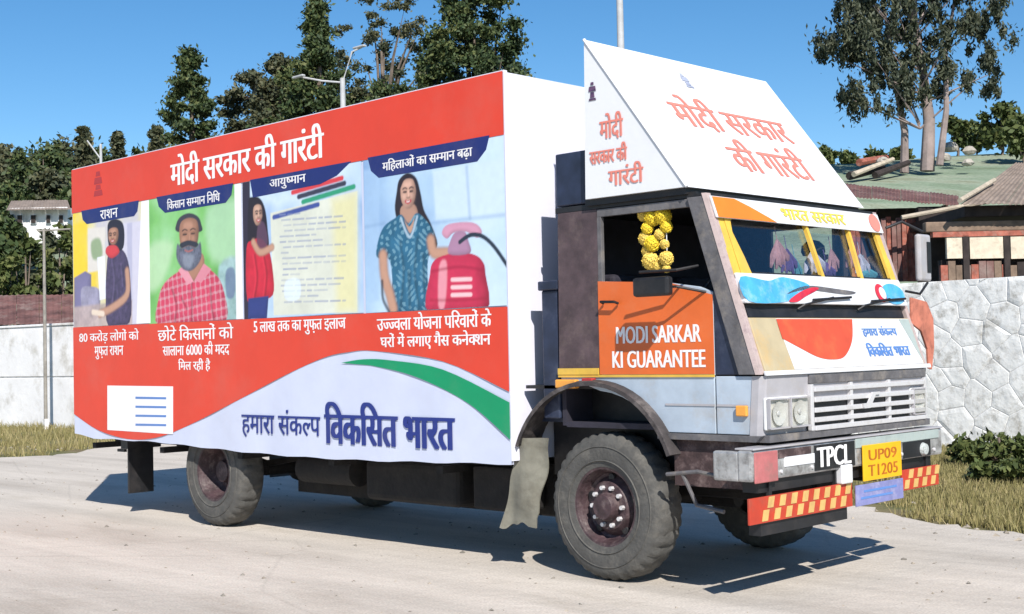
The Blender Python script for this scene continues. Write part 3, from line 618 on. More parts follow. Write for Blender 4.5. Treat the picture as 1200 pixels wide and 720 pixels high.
fpoly('rosette', ell(1.91, 2.03, .07, .07), m_redp, .036, cowl); fpoly('rosette', ell(1.93, 2.03, .045, .045), m_whitep, .039, cowl)
for y in (.75, 1.55):
    wp = part('wiper', MB().tube([fr(y, 1.90, .0), fr(y+.05, 1.93, .035), fr(y+.42, 1.985, .06)], .008, 6), m_black)
    part('wiper_blade', MB().tube([fr(y+.16, 1.965, .05), fr(y+.68, 1.99, .05)], .010, 6), m_black, wp)
# windscreen
ws = part('windscreen', fquad(.14, 2.26, 2.10, 2.63, -.030, -.024), m_glass)
for q0, q1 in ((.12, .20), (2.20, 2.28)): part('screen_frame', fquad(q0, q1, 2.10, 2.63, -.02, .004), m_yellow, ws)
for y0, y1 in ((1.20, 1.20), (1.74, 1.80)):
    part('screen_bar', fquad(y0, y0+.032, 2.10, 2.60, -.018, .012, y1+.0, y1+.03), m_yellow, ws)
fpoly('yellow_border', [tuple(p) for p in [(.20, 2.10), (.33, 2.10), (.30, 2.25), (.25, 2.42), (.27, 2.50), (.42, 2.56), (.20, 2.60)]], m_yellow, .006, ws)
hdr = part('screen_visor', fquad(.10, 2.30, 2.51, 2.66, .012, .030), m_whitep, bevel=.004)
fpoly('saffron_print', [tuple(p) for p in [(.11, 2.655), (.36, 2.655), (.52, 2.61), (.70, 2.55), (.80, 2.514), (.11, 2.514)]], m_orange2, .032, hdr)
fpoly('rosette', ell(2.20, 2.588, .075, .07), m_pinkprint, .034, hdr)
lettering('भारत सरकार', fr(.90, 2.545, .034), fu, fv, .86, .085, m_yelprint, hdr, .006, frn)
part('header_beam', MB().box(.82, .955, .10, 2.30, 2.665, 2.684), m_black)

# ---- grille
gr = part('grille', MB().box(1.332, 1.345, .62, 2.24, 1.09, 1.40), m_black)
part('grille_band', MB().box(1.345, 1.372, .62, 2.24, 1.395, 1.452), m_pillar, gr, bevel=.004)
for z in (1.355, 1.285, 1.215, 1.150, 1.095):
    part('grille_slat', MB().box(1.345, 1.385, .66, 2.20, z-.016, z+.016), m_chrome, gr, bevel=.004)
for y in (.64, 1.15, 1.68, 2.22): part('grille_post', MB().box(1.346, 1.378, y-.016, y+.016, 1.08, 1.39), m_chrome, gr, bevel=.003)
part('badge', MB().prism([(1.387, 1.28, 1.20), (1.387, 1.36, 1.20), (1.387, 1.44, 1.29), (1.387, 1.50, 1.29), (1.387, 1.50, 1.31), (1.387, 1.40, 1.31), (1.387, 1.33, 1.235), (1.387, 1.27, 1.235)], (.012, 0, 0)), m_chrome, gr)
m_headglass = glass_mat('headlamp_cover_glass', (.95, .95, .94), .08)
m_refl = mat('bright_reflector', (.82, .82, .80), rough=.3, metal=.15, var=.08, scale=30)
def headlight(yc, wd):
    h = part('headlight', MB().box(1.335, 1.362, yc-wd/2, yc+wd/2, 1.11, 1.32), m_refl, bevel=.01)
    for dy in ((-wd/4, wd/4) if wd > .3 else (0,)):
        q = wd/4-.012 if wd > .3 else wd/2-.012
        part('reflector', MB().lathe([(.0, .003), (.03, .004), (.06, .010), (.078, .016)], 20, (1.363, yc+dy, 1.215), axis='X'), m_refl, h, smooth=True)
        part('bulb', MB().lathe([(0, .014), (.014, .012), (.018, .004)], 10, (1.366, yc+dy, 1.215), axis='X'), m_whitep, h, smooth=True)
        part('lens', MB().box(1.380, 1.386, yc+dy-q, yc+dy+q, 1.125, 1.305), m_headglass, h, bevel=.004)
        part('bezel', MB().box(1.363, 1.388, yc+dy-q-.010, yc+dy-q, 1.12, 1.31).box(1.363, 1.388, yc+dy-q, yc+dy+q, 1.305, 1.314).box(1.363, 1.388, yc+dy-q, yc+dy+q, 1.116, 1.125), m_greyfas, h)
headlight(.36, .50); headlight(2.13, .0001+.18) if 0 else headlight(2.12, .20)
part('side_moulding', MB().box(.56, .968, Y0-.006, Y0-.0005, 1.262, 1.276).box(.988, 1.235, Y0-.006, Y0-.0005, 1.262, 1.276), m_greyfas)
part('screen_seal', fquad(.135, 2.265, 2.139, 2.150, -.022, .002), m_black)
part('side_lamp', MB().box(1.15, 1.235, Y0-.03, Y0-.001, 1.20, 1.27), m_amber, bevel=.008)
part('sill_strip', MB().prism([(.50, .075, 1.035), (1.30, .075, 1.035), (1.34, .075, 1.075), (.50, .075, 1.075)], (0, .05, 0)).box(1.25, 1.375, .12, 2.28, 1.032, 1.078), m_pillar)
part('arch_shade_box', MB().box(-.78, .55, .42, .50, .70, 1.40).box(-.78, .50, .12, .42, 1.37, 1.395), m_black)  # black box added so the hollow of the arch stays in deep shade
part('step_well', MB().box(.60, 1.22, .13, .5, .72, 1.03), m_rust)

# ---- bumper
bum = part('bumper', MB().box(1.29, 1.40, -.13, 2.42, .80, 1.00), m_bumper, bevel=.018)
part('bumper_lip', MB().box(1.27, 1.412, -.12, 2.41, 1.0, 1.012), m_greyfas, bum, bevel=.003)
for y in (.20, .57, 1.78, 2.28): part('bolt', MB().lathe([(0, .012), (.012, .010), (.014, 0)], 8, (1.4, y, .845), axis='X'), m_chrome, bum)
part('dark_patch', MB().box(1.396, 1.4045, .17, .56, .93, .985), m_rust, bum)
part('dark_patch', MB().box(1.396, 1.4045, 1.80, 2.22, .81, .925), m_black, bum)
part('pink_section', MB().box(1.395, 1.408, -.10, .16, .79, .985), m_pink, bum, bevel=.012)
part('end_cap', MB().box(1.10, 1.30, -.125, -.06, .80, .99), m_bumper, bum, bevel=.015)
part('pale_band', MB().box(1.396, 1.406, .24, .60, .87, .935), m_yelprint if 0 else m_whitep, bum, bevel=.003)
part('lettering_band', MB().box(1.396, 1.405, .60, 1.12, .815, .985), m_black, bum, bevel=.003)
lettering('TPCL', (1.409, .62, .835), (0, 1, 0), Z, .44, .135, m_ltprint, bum, .008, (1, 0, 0))
part('mint_band', MB().box(1.396, 1.408, 1.13, 2.35, .93, .995), m_mint, bum, bevel=.003)
part('fog_lamp', MB().lathe([(0, .03), (.04, .026), (.05, 0)], 16, (1.405, 2.1, .86), axis='X'), m_lens, bum, smooth=True)
pl = part('number_plate', MB().box(1.41, 1.422, 1.20, 1.74, .695, .945), m_platey, bevel=.004)
lettering('MP 05', (1.425, 1.30, .84), (0, 1, 0), Z, .34, .07, m_darkred, pl, .006, (1, 0, 0)) if 0 else None
m_pmark = mat('worn_plate_lettering', (.42, .12, .01), rough=.5, var=.3, scale=20)
lettering('UP09', (1.4225, 1.27, .835), (0, 1, 0), Z, .40, .075, m_pmark, pl, .004, (1, 0, 0))
lettering('T1205', (1.4225, 1.26, .725), (0, 1, 0), Z, .42, .08, m_pmark, pl, .004, (1, 0, 0))
pb = part('lavender_board', MB().box(1.405, 1.418, 1.10, 1.76, .53, .675), m_lav, bevel=.003)
part('printed_line', MB().box(1.418, 1.420, 1.2, 1.66, .62, .635).box(1.418, 1.42, 1.16, 1.6, .575, .59), m_blueprint, pb)
part('under_beam', MB().box(1.24, 1.36, .0, 2.3, .72, .80), m_black)
part('tow_bracket', MB().box(1.36, 1.42, .92, 1.06, .70, .83), m_whitep, bevel=.01)
# hanging check board
cb = part('check_board', MB().box(1.375, 1.392, -.15, 1.09, .535, .70), m_chk_o, bevel=.003)
cb2 = part('check_board', MB().box(1.375, 1.392, 1.80, 2.36, .575, .725), m_chk_o, bevel=.003)
for (c0, y0, n_, z0, hh, par) in ((0, -.02, 8, .535, .165, cb), (0, 1.82, 4, .575, .15, cb2)):
    for k in range(n_):
        for r_ in range(2):
            y = y0+k*.135+(.065 if r_ else 0); z = z0+.012+r_*hh*.48
            part('check_square', MB().prism([(1.393, y, z), (1.393, y+.065, z), (1.393, y+.085, z+hh*.42), (1.393, y+.02, z+hh*.42)], (.003, 0, 0)), m_chk_y, par)
for y in (.1, .9, 2.2): part('hanger', MB().box(1.35, 1.374, y, y+.03, .6, .82), m_black)
part('front_skirt', MB().box(1.28, 1.37, 0.0, 1.05, .45, .56), m_black)

# ---- wheels
def wheel(name, c, rear=False):
    o = bpy.data.objects.new(name, None); col.objects.link(o); o.parent = truck
    RR = .53
    prof = [(.272, -.105), (.285, -.128), (.34, -.142), (.40, -.146), (.455, -.140), (.485, -.128), (.512, -.108), (.528, -.075), (.53, -.03), (.53, .03), (.528, .075), (.512, .108), (.485, .128), (.40, .146), (.285, .128), (.272, .105)]
    def mod(i, j):
        if i in (6, 7): return -.018 if j % 3 == 0 else 0
        if i in (8, 9): return -.014 if (j+1) % 4 == 0 else 0
        if i in (10, 11): return -.018 if (j+2) % 3 == 0 else 0
        if i == 4: return .004 if j % 2 else 0
        return 0
    ty = MB().lathe(prof, 108, mod=mod).build('tyre', m_rubber, o, smooth=True)
    ribs = MB()
    for rr in (.33, .43): ribs.lathe([(rr-.006, -.140), (rr, -.150), (rr+.006, -.142)], 72)
    ribs.build('tyre_rib', m_rubber, o, smooth=True)
    if rear: prof = [(.275, -.100), (.285, -.128), (.268, -.125), (.255, -.09), (.235, -.05), (.225, .05), (.20, .075), (.12, .075), (.115, .02), (.10, -.03), (.0, -.035)]
    else: prof = [(.275, -.100), (.287, -.126), (.268, -.122), (.250, -.085), (.235, -.03), (.215, -.02), (.185, -.06), (.165, -.085), (.105, -.085), (.10, -.13), (.085, -.155), (.0, -.16)]
    rim = MB().lathe(prof, 40).build('rim', m_rim, o, smooth=True)
    nb = MB(); yb_ = (.075-.03 if rear else -.085-.028)
    for k in range(10):
        t = 2*math.pi*k/10
        nb.lathe([(.0, 0), (.016, 0), (.018, .03)], 6, (.137*math.cos(t), yb_, .137*math.sin(t)))
    nb.build('wheel_nuts', m_chrome if not rear else m_rim, o)
    for k in range(5 if not rear else 0):
        t = 2*math.pi*k/5+.3
        MB().lathe([(.0, -.012), (.026, -.010), (.032, .004)], 12, (.205*math.cos(t), -.04, .205*math.sin(t))).build('hand_hole_rim', m_black, o)
    for ch in o.children: ch.matrix_parent_inverse = Matrix()
    o.matrix_parent_inverse = Matrix.Translation(-truck.location); o.location = c
    if c[1] > 1.2: o.rotation_euler = (0, 0, math.pi)
    return o
wheel('wheel', (-.03, .25, .53)); wheel('wheel', (-.03, 2.15, .53))
wheel('wheel', (-5.06, .25, .53), True); wheel('wheel', (-5.06, 2.15, .53), True)
part('axle', MB().tube([(-.03, .45, .53), (-.03, 1.95, .53)], .06, 10), m_chassis)
part('axle', MB().tube([(-5.02, .7, .53), (-5.02, 1.7, .53)], .08, 10).lathe([(.0, -.2), (.15, -.12), (.2, 0), (.15, .12), (0, .2)], 16, (-5.02, 1.2, .53)), m_chassis, smooth=True)
# mudguard over the front wheel
for yy, nm in ((.02, 0), (2.12, 1)):
    mbm = MB(); ang = [R(a) for a in range(158, 14, -6)]; N = len(ang)
    def rr(t): return 1.0
    cx_, cz_ = -.10, .66; vs = []
    for t in ang:
        r0 = .765+.03*max(0, math.cos(t))
        for (r_, y) in ((r0-.03, yy), (r0+.0, yy), (r0+.012, yy+.05), (r0+.012, yy+.26), (r0-.01, yy+.26), (r0-.01, yy+.03)):
            vs.append((cx_+r_*math.cos(t), y, cz_+r_*math.sin(t)))
    mbm.add(vs, [(i*6+j, i*6+(j+1) % 6, (i+1)*6+(j+1) % 6, (i+1)*6+j) for i in range(N-1) for j in range(6)]+[tuple(range(6)), tuple(range((N-1)*6, N*6))[::-1]])
    part('mudguard', mbm, m_mudg, smooth=True)
part('mudguard_stay', MB().tube([(.60, .04, .80), (.85, .05, .83), (1.12, .02, .80)], .014, 8).tube([(.72, .05, .82), (.80, .1, .60), (1.02, .1, .57)], .015, 8), m_pillar)
part('marker_lamp', MB().box(-.42, -.22, .05, .10, 1.375, 1.44), m_amber, bevel=.01)
part('marker_lamp', MB().box(-.16, -.06, .05, .10, 1.40, 1.45), m_darkred, bevel=.008)
part('rear_arch_cover', MB().box(-.80, -.43, .20, 2.2, 1.12, 1.20), m_cabdark)
# dusty canvas mud flap behind the front wheel (wavy sheet)
def sheet(x0, x1, yfun, z0, z1, nx=8, nz=12, th=.012, slant=0):
    vs = []
    for k in (0, 1):
        for i in range(nx+1):
            for j in range(nz+1):
                u_ = i/nx; v_ = j/nz
                vs.append((x0+(x1-x0)*u_+slant*(1-v_), yfun(u_, v_)+k*th, z0+(z1-z0)*v_))
    n1 = (nx+1)*(nz+1); g = lambda k, i, j: k*n1+i*(nz+1)+j
    fs = [(g(0, i, j), g(0, i+1, j), g(0, i+1, j+1), g(0, i, j+1)) for i in range(nx) for j in range(nz)]
    fs += [(g(1, i, j), g(1, i, j+1), g(1, i+1, j+1), g(1, i+1, j)) for i in range(nx) for j in range(nz)]
    fs += [(g(0, i, 0), g(1, i, 0), g(1, i+1, 0), g(0, i+1, 0)) for i in range(nx)]+[(g(0, i, nz), g(0, i+1, nz), g(1, i+1, nz), g(1, i, nz)) for i in range(nx)]
    fs += [(g(0, 0, j), g(0, 0, j+1), g(1, 0, j+1), g(1, 0, j)) for j in range(nz)]+[(g(0, nx, j), g(1, nx, j), g(1, nx, j+1), g(0, nx, j+1)) for j in range(nz)]
    return MB().add(vs, fs)
mf = sheet(-.84, -.60, lambda u, v: .06+.022*math.sin(u*6+v*3)+.012*math.sin(v*9+u*2)+.10*u, .33, 1.0, nx=14, nz=18, slant=-.14)
mf.v = [(x+.008*math.sin(z*19)*(1 if x > -.72 else -1)-.06*max(0, 1-(z-.3)*2.2)*(1 if x < -.75 else .2), y, z+(.022*math.sin(x*21)+.012*math.sin(x*61))*max(0, 1-(z-.3)*2)) for x, y, z in mf.v]
part('mud_flap', mf, m_flap, smooth=True)
part('mud_flap', MB().box(-6.74, -6.715, .14, .44, .22, .80), m_black, bevel=.006)
part('flap_bracket', MB().box(-6.80, -6.66, .10, .50, .70, .80).box(-6.95, -6.80, .14, .17, .66, .69), m_black)
part('mud_flap', MB().box(-6.74, -6.715, 1.96, 2.26, .24, .80), m_black, bevel=.006)
# chassis
for y in (.78, 1.58): part('chassis_rail', MB().box(-6.75, 1.28, y-.035, y+.035, .66, .77+.02), m_chassis)
part('under_shade_plate', MB().box(-4.35, -.95, .62, .65, .34, .75), m_chassis)  # dark plate added to deepen the shade under the box and hide the ground
part('fuel_tank', MB().box(-2.95, -1.75, .30, .60, .38, .74), m_chassis, bevel=.06, seg=3)
part('battery_box', MB().box(-1.55, -1.05, .28, .60, .40, .74), m_chassis, bevel=.02)
part('air_tank', MB().tube([(-3.95, .42, .60), (-3.15, .42, .60)], .13, 16), m_chassis, smooth=True)
part('exhaust', MB().tube([(-3.6, 1.3, .5), (.3, 1.3, .5)], .07, 10), m_chassis)
part('prop_shaft', MB().tube([(-4.6, 1.2, .55), (.4, 1.2, .62)], .045, 10), m_chassis)
part('engine', MB().box(.1, 1.15, .85, 1.55, .55, 1.09), m_chassis, bevel=.05)
for y in (.68, 1.68):
    part('leaf_spring', MB().prism([(-5.76, y, .74), (-5.02, y, .60), (-4.05, y, .74), (-4.05, y, .69), (-5.02, y, .54), (-5.5, y, .69)], (0, .07, 0)), m_chassis)
    part('leaf_spring', MB().prism([(-.75, y, .70), (-.03, y, .60), (.75, y, .70), (.75, y, .65), (-.03, y, .54), (-.75, y, .65)], (0, .07, 0)), m_chassis)
# mirrors
def tube_part(name, pts, r, m, parent=None): return part(name, MB().tube(pts, r, 8), m, parent, smooth=True)
ma = tube_part('mirror_arm', [(.86, .10, 2.20), (.80, -.06, 2.17), (.52, -.10, 2.17)], .010, m_black)
tube_part('stay', [(.92, .10, 2.02), (.80, -.06, 2.06), (.55, -.10, 2.06)], .009, m_black, ma)
part('mirror', MB().box(.50, .80, -.16, -.09, 2.00, 2.13), m_black, ma, bevel=.02)
ma = tube_part('mirror_arm', [(1.05, 2.30, 2.55), (1.12, 2.42, 2.60), (1.22, 2.56, 2.52)], .012, m_black)
tube_part('stay', [(1.2, 2.30, 2.05), (1.24, 2.45, 2.03), (1.24, 2.58, 2.12)], .010, m_black, ma)
part('mirror', MB().box(1.19, 1.24, 2.47, 2.66, 2.13, 2.50), m_greyfas, ma, bevel=.02)
part('mirror_back', MB().box(1.241, 1.247, 2.58, 2.64, 2.2, 2.44), m_black, ma)
part('side_board', MB().prism([(1.22, y, z) for y, z in [(2.31, 2.00), (2.56, 1.97), (2.66, 1.84), (2.66, 1.62), (2.61, 1.44), (2.56, 1.45), (2.55, 1.60), (2.46, 1.74), (2.31, 1.80)]], (.02, 0, 0)), mat('worn_orange_board', (.50, .17, .11), rough=.7, var=.25, scale=7, dirt=(.10, .04, .03), damt=.85, dscale=6), bevel=.004)
# bits hung inside the screen
def tassel(y, z, h, wd, m, x=.985):
    mb_ = MB().tube([(x-.04, y, z+.10), (x-.02, y, z)], .003, 4)
    for k in range(5): mb_.tube([(x-.02, y, z), (x-.01+.02*math.sin(k*2.1), y+wd*(k-2)*.3, z-h*.5), (x+.0, y+wd*(k-2)*.5+.01*math.sin(k), z-h*(.85+.15*math.sin(k*3)))], [.008, wd*.22, .008], 6)
    part('tassel', mb_, m, smooth=True)
m_ros = mat('dusty_rose_cloth', (.36, .19, .19), rough=.8, var=.4, scale=12); m_pw = mat('pale_cloth', (.50, .48, .54), rough=.8, var=.3, scale=12); m_tq = mat('turquoise_cloth', (.08, .26, .30), rough=.8, var=.3, scale=12); m_pur = mat('purple_cloth', (.10, .06, .18), rough=.8, var=.3, scale=12)
for a_ in ((.90, 2.40, .24, .12, m_ros), (1.02, 2.34, .20, .10, m_pur), (1.12, 2.28, .18, .06, m_tq), (1.36, 2.34, .20, .14, m_pw), (1.54, 2.26, .14, .10, m_pur), (1.62, 2.36, .18, .07, m_ros), (1.90, 2.38, .18, .10, m_ros), (2.04, 2.34, .18, .10, m_pw), (2.12, 2.24, .12, .14, m_tq)): tassel(*a_)

# ---- garland in the side window
m_mari = mat('marigold_yellow', (.80, .60, .04), rough=.8, var=.2, scale=30, bump=.6, bscale=60)
m_mari2 = mat('pale_marigold', (.76, .56, .12), rough=.8, var=.2, scale=30, bump=.6, bscale=60)
gar = thing('flower_garland', 'yellow marigold garland hanging in the open side window of the cab', 'garland', (.45, .16, 2.2))
def petal_ball(x, y, z, r, m):
    mbb = MB(); n = 70
    for k in range(n):
        ph = math.acos(1-2*(k+.5)/n); th = k*2.399; d = Vector((math.sin(ph)*math.cos(th), math.sin(ph)*math.sin(th), math.cos(ph)))
        a = d.orthogonal().normalized(); b = d.cross(a); c = Vector((x, y, z)); q = .27*r
        mbb.add([c+d*r*.45, c+d*r*.9+a*q, c+d*r*1.05+b*q*.3, c+d*r*.9-a*q, c+d*r*.8-b*q, c+d*r*.85+b*q], [(0, 1, 2), (0, 2, 3), (0, 3, 4), (0, 4, 1), (1, 5, 3, 4)])
    return mbb.build('flower', m, gar)
for (x, y, z, r, q) in [(.36, .16, 2.585, .045, 1), (.44, .16, 2.56, .06, 0), (.53, .16, 2.565, .062, 0), (.40, .15, 2.49, .045, 0), (.55, .17, 2.49, .045, 0), (.37, .16, 2.42, .05, 1), (.44, .15, 2.38, .058, 0), (.50, .16, 2.44, .04, 1),
                        (.39, .16, 2.33, .045, 1), (.53, .17, 2.37, .035, 1), (.42, .15, 2.26, .062, 1), (.47, .16, 2.22, .04, 1), (.55, .16, 2.27, .052, 1), (.55, .16, 2.20, .03, 1)]:
    petal_ball(x, y, z, r, m_mari2 if q else m_mari)
MB().tube([(.45, .17, 2.61), (.40, .17, 2.4), (.43, .17, 2.2)], .004, 5).tube([(.47, .17, 2.61), (.55, .17, 2.45), (.55, .17, 2.2)], .004, 5).build('thread', m_whitep, gar)

# ---- passenger behind the windscreen
m_skinr = mat('brown_skin', (.33, .17, .11), rough=.55, var=.12, scale=8)
m_shirt = mat('blue_shirt', (.06, .16, .36), rough=.85, var=.2, scale=12, bump=.3)
m_hairr = mat('black_hair', (.012, .011, .012), rough=.6, var=.3, scale=30)
GX = .28
per = thing('person', 'person in a blue shirt sitting in the cab behind the right half of the windscreen', 'person', (.60, 1.95, 1.68))
def skinned(name, pts, edges, rad, m, parent, sub=2):
    me = bpy.data.meshes.new(name); me.from_pydata(pts, edges, []); o = bpy.data.objects.new(name, me); col.objects.link(o)
    md = o.modifiers.new('s', 'SKIN'); sv = me.skin_vertices[0].data
    for i, r_ in enumerate(rad): sv[i].radius = r_ if isinstance(r_, tuple) else (r_, r_)
    sv[0].use_root = True
    o.modifiers.new('b', 'SUBSURF').levels = sub
    bpy.context.view_layer.update()
    nm = bpy.data.meshes.new_from_object(o.evaluated_get(bpy.context.evaluated_depsgraph_get()))
    bpy.data.objects.remove(o); nm.name = name
    nm.materials.clear(); nm.materials.append(m); nm.polygons.foreach_set('use_smooth', [True]*len(nm.polygons))
    return link(name, nm, parent)
px_, py_ = .60, 1.95
pts = [(px_, py_, 1.74), (px_-.02, py_, 1.92), (px_-.01, py_, 2.10), (px_, py_, 2.19), (px_+.03, py_, 2.30), (px_+.045, py_, 2.38),
       (px_, py_-.17, 2.11), (px_+.08, py_-.22, 1.88), (px_+.28, py_-.12, 1.82), (px_, py_+.17, 2.11), (px_+.08, py_+.22, 1.88), (px_+.28, py_+.12, 1.82),
       (px_+.38, py_-.12, 1.76), (px_+.42, py_-.12, 1.40), (px_+.38, py_+.12, 1.76), (px_+.42, py_+.12, 1.40)]
ed = [(0, 1), (1, 2), (2, 3), (3, 4), (4, 5), (2, 6), (6, 7), (7, 8), (2, 9), (9, 10), (10, 11), (0, 12), (12, 13), (0, 14), (14, 15)]
skinned('body', pts, ed, [.15, (.12, .16), (.10, .15), .055, .085, .075, .06, .048, .03, .06, .048, .03, .08, .05, .08, .05], m_skinr, per)
skinned('shirt', pts[:3]+[pts[6], pts[7], pts[9], pts[10]], [(0, 1), (1, 2), (2, 3), (3, 4), (2, 5), (5, 6)], [.165, (.14, .175), (.12, .165), .072, .06, .072, .06], m_shirt, per)
MB().lathe([(.0, .075), (.05, .062), (.088, .025), (.094, -.02), (.08, -.05)], 20, (px_+.01, py_, 2.40), axis='Z').build('hair', m_hairr, per, smooth=True)
for s in (-1, 1): MB().lathe([(0, -.008), (.009, -.004), (.011, .004)], 8, (px_+.115, py_+s*.03, 2.345), axis='X').build('eye', m_hairr, per)
MB().tube([(px_+.105, py_, 2.355), (px_+.135, py_, 2.32), (px_+.115, py_, 2.312)], [.008, .014, .010], 8).build('nose', m_skinr, per, smooth=True)
MB().box(px_+.10, px_+.118, py_-.025, py_+.025, 2.279, 2.289).build('mouth', mat('lips', (.25, .08, .07)), per)

# ================================================================== GROUND, HILL
def prof_h(d, s):
    r = np.interp(d, [0, 26, 29, 34, 38, 50, 62, 95, 140, 260], [0, 0, 2.2, 4.2, 5.7, 8.7, 9.6, 11.5, 13, 15])
    l = np.interp(d, [0, 35, 48, 62, 95, 120, 160, 260], [0, 0, 2.2, 5.6, 10.5, 12.5, 13.5, 15])
    t = np.clip((s+4)/14, 0, 1); t = t*t*(3-2*t); return l*(1-t)+r*t
FWD = np.array([-.70009, .71406]); RGT = np.array([.71406, .70009])
def ds(x, y):
    qx, qy = x-CX, y-CY
    return qx*FWD[0]+qy*FWD[1], qx*RGT[0]+qy*RGT[1]
def hill_z(x, y):
    d, s = ds(np.asarray(x, float), np.asarray(y, float))
    return prof_h(d, s)+.35*np.sin(x*.31+1)*np.cos(y*.27)*np.clip((d-40)/12, 0, 1)
def ground_mat(name, stops, scale, bump, bscale, rough=.95, fine=60, streak=False):
    m = bpy.data.materials.new(name); m.use_nodes = True; n = m.node_tree.nodes; L = m.node_tree.links
    p = n['Principled BSDF']; p.inputs['Roughness'].default_value = rough; p.inputs['Specular IOR Level'].default_value = .2
    tc = n.new('ShaderNodeTexCoord'); a = n.new('ShaderNodeTexNoise'); a.inputs['Scale'].default_value = scale; a.inputs['Detail'].default_value = 10; a.inputs['Roughness'].default_value = .65
    mp = n.new('ShaderNodeMapping'); mp.inputs['Scale'].default_value = (.45, 1.3, 1); L.new(tc.outputs['Object'], mp.inputs[0]); L.new(mp.outputs[0], a.inputs['Vector'])
    cr = n.new('ShaderNodeValToRGB'); e = cr.color_ramp.elements
    while len(e) < len(stops): e.new(.5)
    for i, c in enumerate(stops): e[i].position = .32+.36*i/(len(stops)-1); e[i].color = (*c, 1)
    L.new(a.outputs[0], cr.inputs[0])
    g = n.new('ShaderNodeTexNoise'); g.inputs['Scale'].default_value = fine; g.inputs['Detail'].default_value = 4; L.new(tc.outputs['Object'], g.inputs['Vector'])
    mr = n.new('ShaderNodeMapRange'); mr.inputs[1].default_value = .3; mr.inputs[2].default_value = .7; mr.inputs[3].default_value = .80; mr.inputs[4].default_value = 1.12; L.new(g.outputs[0], mr.inputs[0])
    mx = n.new('ShaderNodeMix'); mx.data_type = 'RGBA'; mx.blend_type = 'MULTIPLY'; mx.inputs[0].default_value = 1; L.new(cr.outputs[0], mx.inputs[6]); L.new(mr.outputs[0], mx.inputs[7])
    out = mx.outputs[2]
    if streak:
        s1_ = n.new('ShaderNodeTexNoise'); s1_.inputs['Scale'].default_value = .9; s1_.inputs['Detail'].default_value = 6; m2 = n.new('ShaderNodeMapping'); m2.inputs['Scale'].default_value = (.12, 2.4, 1); m2.inputs['Rotation'].default_value = (0, 0, .12)
        L.new(tc.outputs['Object'], m2.inputs[0]); L.new(m2.outputs[0], s1_.inputs['Vector']); r1_ = n.new('ShaderNodeMapRange'); r1_.inputs[1].default_value = .38; r1_.inputs[2].default_value = .62; r1_.inputs[3].default_value = .90; r1_.inputs[4].default_value = 1.06; L.new(s1_.outputs[0], r1_.inputs[0])
        v = n.new('ShaderNodeTexVoronoi'); v.feature = 'DISTANCE_TO_EDGE'; v.inputs['Scale'].default_value = .33; wv = n.new('ShaderNodeMix'); wv.data_type = 'RGBA'; wv.inputs[0].default_value = .12; L.new(tc.outputs['Object'], wv.inputs[6]); L.new(a.outputs[1], wv.inputs[7]); L.new(wv.outputs[2], v.inputs['Vector'])
        r2_ = n.new('ShaderNodeMapRange'); r2_.inputs[1].default_value = .0; r2_.inputs[2].default_value = .006; r2_.inputs[3].default_value = .90; r2_.inputs[4].default_value = 1; L.new(v.outputs['Distance'], r2_.inputs[0])
        mm = n.new('ShaderNodeMath'); mm.operation = 'MULTIPLY'; L.new(r1_.outputs[0], mm.inputs[0]); L.new(r2_.outputs[0], mm.inputs[1])
        m3 = n.new('ShaderNodeMix'); m3.data_type = 'RGBA'; m3.blend_type = 'MULTIPLY'; m3.inputs[0].default_value = 1; L.new(out, m3.inputs[6]); L.new(mm.outputs[0], m3.inputs[7]); out = m3.outputs[2]
    L.new(out, p.inputs['Base Color'])
    b = n.new('ShaderNodeBump'); b.inputs['Strength'].default_value = bump; b.inputs['Distance'].default_value = .03
    h = n.new('ShaderNodeTexNoise'); h.inputs['Scale'].default_value = bscale; h.inputs['Detail'].default_value = 8; L.new(tc.outputs['Object'], h.inputs['Vector'])
    L.new(h.outputs[0], b.inputs['Height']); L.new(b.outputs[0], p.inputs['Normal']); return m
m_soil = ground_mat('verge_soil', [(.16, .12, .07), (.20, .17, .09), (.11, .12, .045), (.27, .22, .15)], .9, .8, 6)
m_road = ground_mat('dusty_road', [(.43, .38, .325), (.52, .47, .41), (.58, .525, .46), (.49, .44, .375)], .55, .35, 9, streak=True)
m_hill = ground_mat('hill_grass', [(.15, .19, .12), (.20, .26, .18), (.27, .31, .23), (.17, .17, .10)], .5, .8, 3, fine=9)
g = MB().add([(-900, -900, -.03), (900, -900, -.03), (900, 900, -.03), (-900, 900, -.03)], [(0, 1, 2, 3)]).build('ground', m_soil); tag(g, kind='structure')
edge = [tuple(p) for p in spline([(-70, -14), (-34, -4.6), (-22, .3), (-17.0, 2.6), (-15.9, 4.0), (-17.2, 5.6), (-17.2, 7.2), (-14, 8.3), (-8, 8.2), (-3.2, 6.8), (-1.1, 5.2), (.2, 4.35), (2, 3.9), (6, 3.6), (14, 4.2), (40, 9)], 8, False)]
edge = [(x+.10*math.sin(i*1.7)+.06*math.sin(i*4.1), y+.10*math.cos(i*2.3)) for i, (x, y) in enumerate(edge)]
mb = MB().prism([(x, y, 0) for x, y in edge]+[(60, -80, 0), (-120, -80, 0)], (0, 0, -.035))
tag(mb.build('road', m_road), kind='structure')
# hill behind
xs = np.linspace(-60, 60, 121); dd = np.concatenate([np.linspace(25, 70, 60), np.linspace(73, 300, 50)])
sg = []
for d in dd:
    for s in xs:
        s2 = s*(d/40+.6); x = CX+FWD[0]*d+RGT[0]*s2; y = CY+FWD[1]*d+RGT[1]*s2
        sg.append((x, y, float(hill_z(x, y))-.04+(-.3 if prof_h(d, s2) < .06 else 0)))
nx = len(xs)
hm = MB().add(sg, [(i*nx+j, i*nx+j+1, (i+1)*nx+j+1, (i+1)*nx+j) for i in range(len(dd)-1) for j in range(nx-1)]).build('hill', m_hill, smooth=True); tag(hm, kind='structure')

